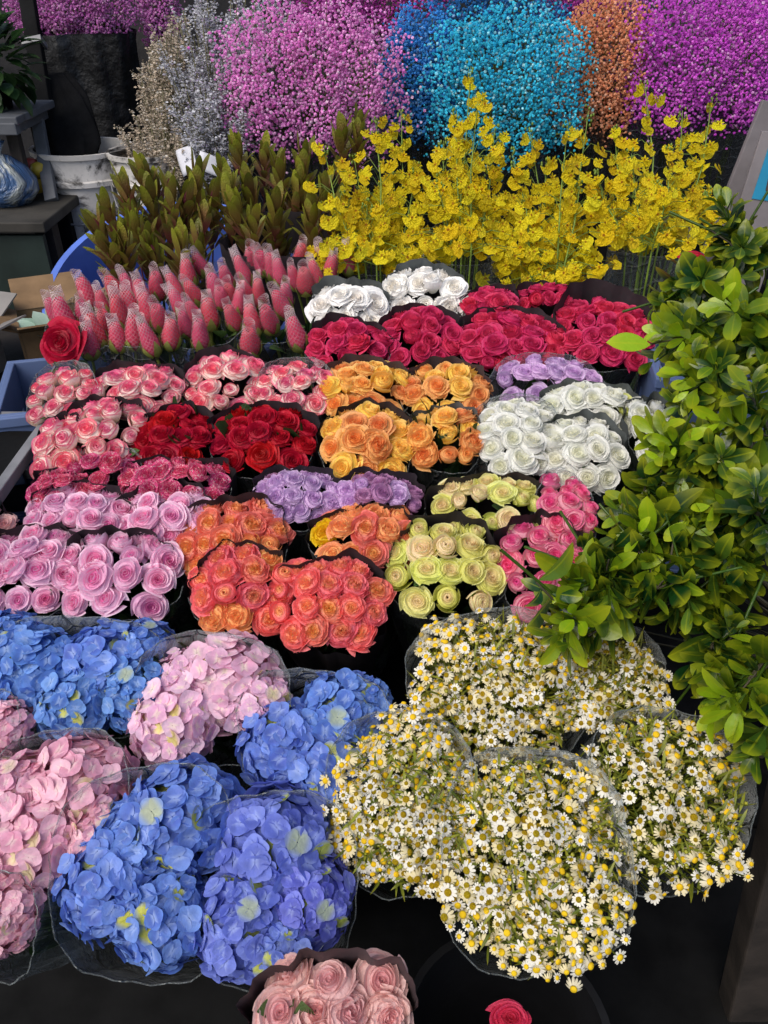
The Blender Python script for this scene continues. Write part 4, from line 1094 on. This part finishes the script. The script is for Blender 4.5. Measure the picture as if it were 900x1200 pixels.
def bucket(label, c, r, h, mat, name='flower_bucket', group=None, handle=True, taper=.82, bands=True):
    root = thing(name, label, 'bucket', c, group)
    b = MB(); b.lathe([(.001, .004), (r * taper, .004), (r * (taper + (1 - taper) * .75), h * .72), (r * 1.035, h * .73), (r * 1.04, h * .77), (r * .985, h * .78), (r * .99, h * .955), (r * 1.05, h * .96), (r * 1.06, h), (r * .98, h), (r * .95, h * .9), (r * taper * .96, .012), (.001, .012)], 40)
    b.link('body', mat, root, smooth=True).modifiers.new('es', 'EDGE_SPLIT').split_angle = R(40)
    if handle:
        hb = MB(); pts = [(r * 1.05 * math.cos(t), r * 1.05 * math.sin(t) * .6 - r * .85 * math.sin(-t) * .0 , h * .78 + h * .34 * math.sin(t)) for t in [math.pi + i * math.pi / 14 for i in range(15)]]
        pts = [(r * 1.06 * math.cos(t), r * 1.10 * math.sin(t), h * .84 + h * .42 * math.sin(t)) for t in [math.pi + i * math.pi / 14 for i in range(15)]]
        hb.tube(pts, .0035, 6); hb.link('handle', M['grey_metal'], root, smooth=True)
    return root
cb = P(107, 250, 2.54); zt = tier(cb.y)
c1 = P(108, 236, 2.52); bucket('grubby white bucket with peeling marks holding the black sleeve', Vector((c1.x, c1.y, zt + .003)), .142, P(108, 166, 2.50).z - zt, M['white_bucket'])
c1 = P(178, 236, 2.42); bucket('white bucket half hidden behind the conebush and the tan sprays', Vector((c1.x, c1.y + .03, tier(c1.y) + .003)), .11, P(178, 172, 2.42).z - tier(c1.y), M['white_bucket'])
c1 = P(592, 1225, 1.02); bucket('black bucket with a broad rim at the bottom edge holding one pink bloom', Vector((c1.x, c1.y, .135)), .125, P(592, 1192, 1.02).z - .135, M['black_plastic'], handle=False)
pk = P(598, 1196, .99); pr_ = thing('pink_bloom', 'single hot pink bloom just showing in the black bucket', 'flower', Vector((pk.x, pk.y + .01, .15)))
link('bloom', rose_mesh('crimson', 'open', 2), pr_, pk - pr_.location, Quaternion(), .022)
b = MB(); b.tube([(0, 0, 0), (pk - pr_.location) * .99], .003, 5); b.link('stem', M['stem'], pr_, smooth=True)
b = MB(); 
for i, (px, py) in enumerate(((160, 1180), (330, 1190), (735, 1120), (640, 930), (470, 1085))):
    pass
for lab, px, py, d, r in (('black bucket in the gap below the coral roses', 380, 800, 1.36, .12),):
    p = P(px, py, d); bucket(lab, Vector((p.x, p.y, tier(p.y) + .002)), r, .22, M['black_plastic'], handle=False)

# round blue tub, tipped a little towards the aisle
rT = 150 * 2.02 / F; TILT = R(26); zr = .30
rc = P(203, 338, 2.02); ax_ = Vector((0, -math.sin(TILT), math.cos(TILT)))
tb0 = rc - ax_ * zr
tub = thing('round_tub', 'round blue plastic tub tipped up behind the netted buds', 'tub', tb0, None, (TILT, 0, 0))
b = MB(); b.lathe([(.002, 0), (rT * .86, 0), (rT * .95, zr * .88), (rT * 1.0, zr * .90), (rT * 1.01, zr * .99), (rT * 1.0, zr), (rT * .95, zr), (rT * .93, zr * .9), (rT * .84, .012), (.002, .012)], 64)
o = b.link('body', M['blue_plastic'], tub, smooth=True); o.modifiers.new('es', 'EDGE_SPLIT').split_angle = R(40)
for k in range(12):
    a_ = k * math.pi / 6 + .2; b = MB(); b.box((rT * .885 * math.cos(a_), rT * .885 * math.sin(a_), zr * .47), (.012, .03, zr * .8), Matrix.Rotation(a_, 3, 'Z')); b.link('inner_rib', M['blue_plastic'], tub, bevel=.003)

# blue crate under the pink roses
def crate(name, label, c, size, mat, ang=0, slots=3, group=None, t=.012, cat='crate'):
    root = thing(name, label, cat, c, group, (0, 0, ang)); w, d, h = size
    b = MB(); b.box((0, 0, t / 2), (w, d, t)); b.link('base', mat, root, bevel=.003)
    for sx, sy, ww, dd in ((0, -1, w, t), (0, 1, w, t), (-1, 0, t, d - 2 * t - .002), (1, 0, t, d - 2 * t - .002)):
        b = MB(); cx, cy = sx * (w / 2 - t / 2), sy * (d / 2 - t / 2)
        L = ww if sy else dd
        n = slots; rows = [(t + .001, h * .30), (h * .48, h * .62), (h * .80, h)]
        for a, e in rows: b.box((cx, cy, (a + e) / 2), (ww, dd, e - a))
        for k in range(n + 1):
            q = -L / 2 + .012 + (L - .024) * k / n
            for a, e in ((h * .30, h * .48), (h * .62, h * .80)):
                if sy: b.box((q, cy, (a + e) / 2), (.024, dd * .9, e - a - .001))
                else: b.box((cx, q, (a + e) / 2), (ww * .9, .024, e - a - .001))
        if sy or sx: b.box((cx * 1.0 + sx * .006, cy + sy * .006, h - .012), (ww + .012 * abs(sy), dd + .012 * abs(sx), .02))
        b.link('side_panel', mat, root, bevel=.002)
    return root
p = P(75, 470, 1.62); crate('plastic_crate', 'blue plastic crate at the left under the pink and cream roses', Vector((p.x - .02, p.y + .02, tier(p.y + .02) + .002)), (.20, .26, max(.12, p.z - tier(p.y) + .03)), M['slate_blue'], R(14))
p = P(70, 540, 1.60); crate('plastic_crate', 'dark blue crate standing in front of the lighter blue one', Vector((p.x - .03, p.y - .06, tier(p.y - .06) + .002)), (.16, .20, max(.12, p.z - tier(p.y - .06) - .02)), M['blue_dark'], R(10))
p = P(778, 445, 1.6); crate('plastic_crate', 'pale blue crate glimpsed between the crimson roses and the bush', Vector((p.x + .1, p.y + .05, tier(p.y + .05) + .002)), (.22, .2, max(.12, p.z - tier(p.y + .05) + .02)), M['slate_blue'], R(-8))

# grey wire rack of trays on the left edge
def rack():
    p = P(28, 560, 1.34); foot = Vector((p.x - .25, p.y + .02, 0.003))
    root = thing('display_rack', 'grey metal rack with sloping rails at the left edge, below the boxes', 'rack', foot)
    H = p.z + .02
    for sx, sy in ((.22, -.22), (.22, .2), (-.3, -.22), (-.3, .2)):
        b = MB(); b.box((sx, sy, H / 2), (.022, .022, H)); b.link('post', M['grey_metal'], root, bevel=.002)
    for z in (H - .03, H - .15, H - .27):
        for sy in (-.22, .2):
            b = MB(); b.box((-.04, sy, z), (.496, .018, .022)); b.link('rail', M['grey_metal'], root, bevel=.002)
        b = MB(); b.box((.22, -.01, z), (.018, .396, .022)); b.link('rail', M['grey_metal'], root, bevel=.002)
        b = MB(); b.box((-.04, -.01, z - .02), (.50, .38, .008)); b.link('shelf', M['stand'], root)
    return foot, H
rf, rH = rack()
# small orange marigold pot on the rack
pm = rf + Vector((.10, -.12, rH - .165 + .003)); root = thing('orange_posy', 'small posy of orange blooms lying on the grey rack', 'flowers', pm)
for i in range(7):
    a = i * .9; link('bloom', rose_mesh('coral', 'garden', i % 4), root, (.04 * math.cos(a) * (i > 0), .04 * math.sin(a) * (i > 0), .025), Quaternion((0, 0, 1), a), .026)
b = MB(); b.lathe([(.002, 0), (.05, 0), (.055, .015), (.002, .02)], 18); b.link('stems', M['leaf_dark'], root, smooth=True)
# little sleeve on the far left edge near (0,610)
RB('dusky pink roses in dark paper at the left edge beneath the rack', -8, 622, 56, 34, 15, 'blush', 'classic', d=1.30, wrap='full', leaves=0)

# cardboard boxes
def box_open(label, c, size, ang, mat, inner, tiltx=0, content=None):
    root = thing('cardboard_box', label, 'box', c, 'cardboard boxes on the left', (tiltx, 0, ang)); w, d, h = size; t = .005
    for nm, cc, sz, m in (('base', (0, 0, t / 2), (w, d, t), mat), ('side', (-w / 2 + t / 2, 0, h / 2 + t), (t, d, h), mat), ('side', (w / 2 - t / 2, 0, h / 2 + t), (t, d, h), mat),
                          ('side', (0, -d / 2 + t / 2, h / 2 + t), (w - 2 * t - .002, t, h), mat), ('side', (0, d / 2 - t / 2, h / 2 + t), (w - 2 * t - .002, t, h), mat)):
        b = MB(); b.box(cc, sz); b.link(nm, m, root)
    for s, ax in ((-1, 0), (1, 0), (-1, 1), (1, 1)):
        b = MB(); L = .11
        if ax == 0: b.box((s * (w / 2 + L * .42), 0, h + t + L * .18), (L, d * .96, t * .8), Matrix.Rotation(-s * R(22), 3, 'Y'))
        else: b.box((0, s * (d / 2 + L * .40), h + t + L * .2), (w * .96, L, t * .8), Matrix.Rotation(s * R(25), 3, 'X'))
        b.link('flap', inner, root)
    if content:
        b = MB(); rg = random.Random(3)
        for i in range(26):
            LV, LQ, LC = leaf_geom(rg.uniform(.04, .08), .04, .3, .1, 5, .9, rg.random(), rg.random())
            b.add(xf(LV, rot_to(Vector((rg.uniform(-1, 1), rg.uniform(-1, 1), rg.uniform(0, .8)))), (rg.uniform(-w * .3, w * .3), rg.uniform(-d * .3, d * .3), h * .75)), LQ, C=LC)
        b.link('lining', content, root, smooth=True)
M['mint'] = leaf_mat('mint_tissue', (.30, .48, .36), (.45, .60, .48), (.5, .62, .52), .6)
M['cream_tissue'] = leaf_mat('cream_tissue', (.5, .45, .22), (.6, .55, .3), (.6, .55, .35), .6)
# side table with dark green front, boxes stand on a lower plank
def side_table():
    A = P(70, 246, 2.25); ztop = A.z
    foot = Vector((A.x - .42, A.y + .12, .003))
    root = thing('side_table', 'old table with a dark green front at the left behind the boxes', 'table', foot)
    w, d = .84, .5
    b = MB(); b.box((0, 0, ztop - .016), (w, d, .028)); b.link('table_top', M['table_top'], root, bevel=.004)
    b = MB(); b.box((0, -d / 2 + .03, ztop / 2 - .02), (w - .04, .02, ztop - .045)); b.link('front_panel', M['green_paint'], root)
    for sx in (-1, 1):
        for sy in (-.12, .2): 
            b = MB(); b.box((sx * (w / 2 - .05), sy, (ztop - .03) / 2), (.05, .05, ztop - .032)); b.link('leg', M['timber'], root)
    return root, ztop
stb, ztab = side_table()
p = P(55, 398, 1.86); sh = thing('low_shelf', 'low dark plank bench under the cardboard boxes', 'bench', Vector((p.x - .25, p.y + .08, .003)))
bz = p.z - .09
b = MB(); b.box((0, 0, bz - .015), (.75, .52, .026)); b.link('seat', M['timber'], sh, bevel=.003)
for sx in (-.3, .3):
    b = MB(); b.box((sx, 0, (bz - .03) / 2), (.04, .44, bz - .032)); b.link('leg', M['timber'], sh)
box_open('open brown box with brown flaps and mint tissue beside the blue tub', Vector((p.x - .02, p.y + .10, bz + .002)), (.16, .16, .10), R(24), M['card'], M['card'], 0, M['mint'])
box_open('pale grey open box with cream tissue at the left edge', Vector((p.x - .24, p.y - .02, bz + .002)), (.18, .18, .10), R(-18), M['card_white'], M['card_white'], 0, M['cream_tissue'])

# things on / above the table
tp = stb.location
def parcel():
    t = NT('marbled_foil'); n1 = t.noise(9, 4, dist=1.5)
    m = t.bsdf(t.mix(t.ss(n1, .42, .6), (.04, .09, .20), (.34, .36, .33)), .25, .6, n1, .05)
    p = P(8, 238, 2.28); root = thing('wrapped_parcel', 'rounded parcel in blue and silver foil on the green table', 'parcel', Vector((p.x, tp.y - .05, ztab + .003)))
    b = MB(); b.lathe([(.002, 0), (.06, .0), (.085, .03), (.085, .06), (.06, .10), (.025, .125), (.002, .13)], 24); b.link('body', m, root, smooth=True)
    b = MB(); b.lathe([(.012, 0), (.008, .012), (.024, .04), (.020, .042)], 12, (0, 0, .122)); b.link('gathered_neck', m, root, smooth=True)
parcel()
p = P(34, 226, 2.32); root = thing('fruit_bunch', 'yellow and red artificial fruit beside the foil parcel', 'fruit', Vector((p.x, tp.y + .05, ztab + .003)))
for i, (x, y, z, r, c) in enumerate(((0, 0, .03, .03, 0), (.035, .01, .028, .026, 1), (-.01, .01, .075, .026, 1), (.02, -.012, .07, .024, 0))):
    if 'fy' not in M: M['fy'] = plain('fruit_yellow', (.42, .30, .03), .4, .2); M['fr'] = plain('fruit_red', (.30, .05, .04), .4, .2)
    b = MB(); b.lathe([(.001, -r), (r * .6, -r * .8), (r, 0), (r * .75, r * .65), (r * .2, r * .85), (.001, r * .8)], 16, (x, y, z)); b.link('fruit', M['fy' if c == 0 else 'fr'], root, smooth=True)

# grey leaning post and grey wall cabinet on the left, with the plant standing on it
a = P(26, -40, 2.45); b0 = P(72, 250, 2.40)
post = thing('metal_post', 'dark grey slanted post between the leafy pot plant and the black sleeve', 'post', Vector((b0.x, b0.y, ztab * 0 + .003)))
b = MB(); d_ = (a - b0); q = Vector((0, 0, 1)).rotation_difference(d_.normalized()).to_matrix()
b.box((a + b0) / 2 - post.location, (.045, .03, d_.length), q); b.box((0, 0, (b0.z) / 2), (.05, .034, b0.z)); b.link('upright', M['stand'], post, bevel=.003)
b = MB(); c = b0.lerp(a, .68) - post.location; b.box(c, (.06, .045, .018), q); b.link('clamp', M['grey_metal'], post)
pl = P(60, 190, 2.34); pb = P(64, 250, 2.34)
pr2 = thing('grey_plank', 'pale grey upright plank beside the white bucket', 'plank', Vector((pb.x, pb.y, ztab + .003)))
b = MB(); tpx = P(42, 130, 2.36) - pr2.location; bt = Vector((0, 0, 0)); q = Vector((0, 0, 1)).rotation_difference((tpx - bt).normalized()).to_matrix()
b.box((tpx + bt) / 2, (.035, .02, (tpx - bt).length), q); b.link('board', M['grey_wood'], pr2, bevel=.002)
# cabinet
p = P(8, 150, 2.32); cab_z = P(8, 178, 2.28).z
cab = thing('grey_cabinet', 'small grey painted cabinet with a black latch under the pot plant', 'cabinet', Vector((p.x - .07, tp.y + .06, ztab + .003)))
hh = p.z + .035 - ztab - .003
for sx in (-.13, .13):
    for sy in (-.08, .1):
        b = MB(); b.box((sx, sy, .09), (.03, .03, .18)); b.link('leg', M['timber'], cab)
b = MB(); b.box((0, 0, .18 + (hh - .18) / 2 + .001), (.32, .26, hh - .18)); b.link('body', M['grey_wood'], cab, bevel=.004)
b = MB(); b.box((0, -.005, hh + .012), (.36, .30, .02)); b.link('lid', M['grey_wood'], cab, bevel=.003)
b = MB(); b.box((0, -.145, .20), (.35, .03, .03)); b.link('ledge', M['grey_wood'], cab, bevel=.003)
b = MB(); b.box((.04, -.138, hh - .06), (.022, .014, .04)); b.tube([(.04, -.14, hh - .08), (.04, -.145, hh - .11), (.042, -.142, hh - .14)], .006, 6); b.link('latch', M['black_plastic'], cab, bevel=.002)
pc = cab.location + Vector((P(8, 70, 2.3).x - cab.location.x, -.02, hh + .024))
pot = thing('pot_plant', 'dark green leafy pot plant on the grey cabinet in the top left corner', 'plant', pc)
b = MB(); b.lathe([(.002, 0), (.04, 0), (.05, .06), (.056, .06), (.056, .07), (.045, .07), (.04, .055), (.002, .055)], 24); b.link('pot', M['black_plastic'], pot, smooth=True)
rgp = random.Random(9); b = MB()
for i in range(190):
    d = Vector((rgp.gauss(0, 1), rgp.gauss(0, 1), rgp.gauss(.2, 1))).normalized(); r = rgp.uniform(.5, 1)
    LV, LQ, LC = leaf_geom(rgp.uniform(.05, .08), rgp.uniform(.03, .045), rgp.uniform(0, .4), .1, 5, 1.0, rgp.random() * .6, rgp.random())
    dd = (d + Vector((rgp.uniform(-.5, .5), rgp.uniform(-.5, .5), rgp.uniform(-.2, .5))))
    b.add(xf(LV, rot_to(dd), (d.x * .105 * r, d.y * .10 * r, .12 + d.z * .105 * r)), LQ, C=LC)
b.tube([(0, 0, .06), (.01, 0, .14)], .008, 6, (.1, .1, .3, 1)); b.link('foliage', leaf_mat('pot_leaf', (.015, .045, .015), (.05, .10, .025), (.06, .11, .03)), pot, smooth=True)
# dark grey cloth bag hanging by the bucket
p = P(78, 150, 2.42)
def bag():
    root = thing('dark_cloth', 'charcoal cloth bag slumped against the black sleeve over the white bucket', 'bag', Vector((p.x, p.y - .03, tier(p.y) + .003)))
    top = P(66, 88, 2.50) - root.location; V = []; n = 52; m = 18
    ctr = [P(60, 86, 2.50), P(70, 110, 2.47), P(78, 140, 2.44), P(84, 165, 2.42), P(86, 186, 2.41)]; rad = [.05, .07, .08, .088, .07]
    for j in range(m):
        t = j / (m - 1) * 4; i0 = min(3, int(t)); f = t - i0; c = ctr[i0].lerp(ctr[i0 + 1], f) - root.location; r = rad[i0] * (1 - f) + rad[i0 + 1] * f
        for k in range(n):
            a = 2 * math.pi * k / n; rr = r * (1 + .12 * math.sin(3 * a + j * .25) + .10 * math.sin(8 * a - j * .12) + .05 * math.sin(13 * a + j * .2))
            V.append((c.x + rr * math.cos(a), c.y + rr * math.sin(a) * .5, c.z))
    Q = [(j * n + k, j * n + (k + 1) % n, (j + 1) * n + (k + 1) % n, (j + 1) * n + k) for j in range(m - 1) for k in range(n)]
    link('body', mesh('body', V, [np.array(Q)], plain('charcoal_cloth', (.0045, .0045, .005), .9, .3, 30, .004, .1)), root)
bag()

# paper price tags on the tan sprays, blue tie
def slip(label, px, py, d, w, h, ang, name='paper_tag'):
    p = P(px, py, d); root = thing(name, label, 'tag', p, 'white paper slips in front of the sprays', (R(62), R(ang), R(ang * .4)))
    V = []; 
    for i in range(7):
        for j in range(7):
            x = (i / 6 - .5) * w; y = (j / 6 - .5) * h; V.append((x, y, .003 * math.sin(i * .9) + .004 * math.sin(j * .5 + i * .3)))
    me = mesh('sheet', V, [np.array(grid_faces(7, 7))], M['paper_tag']); o = link('sheet', me, root); s = o.modifiers.new('s', 'SOLIDIFY'); s.thickness = .0008
slip('crumpled white paper slip left of the other, against the tan sprays', 219, 188, 2.22, .05, .075, -25)
slip('white paper slip right of the other, against the grey sprays', 250, 194, 2.20, .085, .05, 22)

# leaning pictures and plank on the right
def right_side():
    p = P(872, 205, 2.02); foot = P(872, 250, 2.02)
    root = thing('framed_picture', 'pale framed picture of a small dark figure on bright blue, leaning at the right', 'picture', Vector((p.x + .02, p.y + .02, tier(p.y + .02) + .003)), None, (R(-8), R(7), R(-6)))
    h = p.z + .09 - root.location.z
    b = MB(); b.box((.02, 0, h / 2), (.13, .012, h)); b.link('board', M['plank'], root, bevel=.002)
    b = MB(); b.box((.02, -.0075, h - .09), (.075, .002, .14)); b.link('print', M['picture_blue'], root)
    b = MB(); b.lathe([(.001, 0), (.012, .01), (.016, .04), (.008, .075), (.009, .085), (.001, .095)], 10); o = b.link('figure', plain('figure_brown', (.09, .05, .04), .7), root, (.022, -.009, h - .145), smooth=True); o.scale = (1, .12, 1)
    p2 = P(868, 165, 2.14); f2 = P(850, 260, 2.14)
    r2 = thing('pale_plank', 'long pale plank slanting behind the picture under the magenta cloud', 'plank', Vector((p2.x - .06, p2.y, tier(p2.y) + .003)))
    top = P(905, 120, 2.16) - r2.location; q = Vector((0, 0, 1)).rotation_difference(top.normalized()).to_matrix()
    b = MB(); b.box(top / 2, (.06, .018, top.length), q); b.link('board', M['plank'], r2, bevel=.002)
right_side()
# red rose half hidden in the bush
p = P(812, 316, 1.5); root = thing('red_rose', 'red rose glimpsed through the top of the green bush', 'flower', Vector((p.x + .04, p.y + .1, tier(p.y + .1) + .003)))
link('bloom', rose_mesh('red', 'open', 0), root, p - root.location, Vector((-.3, -.8, .4)).to_track_quat('Z', 'Y'), .026)
b = MB(); b.tube([(0, 0, 0), (p - root.location) * .6 + Vector((0, .02, 0)), p - root.location], .003, 5); b.link('stem', M['stem'], root, smooth=True)

# wooden post at lower right
pt = Vector((.522, .637, .84)); pbm = Vector((.63, .637, .002)); wp = thing('wooden_post', 'dark weathered wooden post leaning at the lower right corner', 'post', pbm)
dv = pt - pbm; q = Vector((0, 0, 1)).rotation_difference(dv.normalized()).to_matrix()
b = MB(); b.box(dv / 2, (.075, .05, dv.length), q); b.link('timber', M['timber'], wp, bevel=.004)

# black drape cloth at the back and back wall, side wall
t = NT('ground_asphalt'); nz_ = t.noise(60, 6, rough=.7); n2_ = t.noise(2.5, 4)
gm = t.bsdf(t.mix(t.ss(n2_, .4, .62), (.035, .034, .033), (.055, .053, .05)), .75, .3, nz_, .01)
g = MB(); g.add([(-60, -60, 0), (60, -60, 0), (60, 60, 0), (-60, 60, 0)], [(0, 1, 2, 3)]); o = g.link('ground', gm); o['kind'] = 'structure'
t = NT('back_wall'); wv = t.noise(4, 5)
bwm = t.bsdf(t.mix(t.ss(wv, .35, .65), (.018, .018, .020), (.035, .033, .033)), .8, .2, wv, .02)
b = MB(); b.box((0.2, 3.75, 1.2), (6.5, .15, 2.4)); o = b.link('back_wall', bwm); tag(o, 'dark plain wall behind the whole flower stand', 'wall')

# ------------------------------------------------------------------ light
w = bpy.data.worlds.new('World'); SC.world = w; w.use_nodes = True
nt = w.node_tree; bg = nt.nodes['Background']; sky = nt.nodes.new('ShaderNodeTexSky'); sky.sky_type = 'NISHITA'; sky.sun_disc = False
S = Vector((-.42, -.50, .86)).normalized()
sky.sun_elevation = math.asin(S.z); sky.sun_rotation = math.atan2(S.x, S.y); sky.dust_density = 3.0; sky.air_density = 1.0
nt.links.new(sky.outputs[0], bg.inputs[0]); bg.inputs[1].default_value = .10
sd_ = bpy.data.lights.new('sun', 'SUN'); so = bpy.data.objects.new('sun', sd_); COL.objects.link(so)
sd_.energy = 1.4; sd_.angle = R(48); sd_.color = (1, .96, .90); so.rotation_euler = S.to_track_quat('Z', 'Y').to_euler(); so.location = S * 6

SC.render.engine = 'CYCLES'
SC.cycles.max_bounces = 10; SC.cycles.diffuse_bounces = 7; SC.cycles.transmission_bounces = 8; SC.cycles.transparent_max_bounces = 14
SC.view_settings.view_transform = 'Standard'; SC.view_settings.look = 'None'
SC.view_settings.exposure = 0.70; SC.view_settings.gamma = 1.0
SC.render.resolution_x = 768; SC.render.resolution_y = 1024
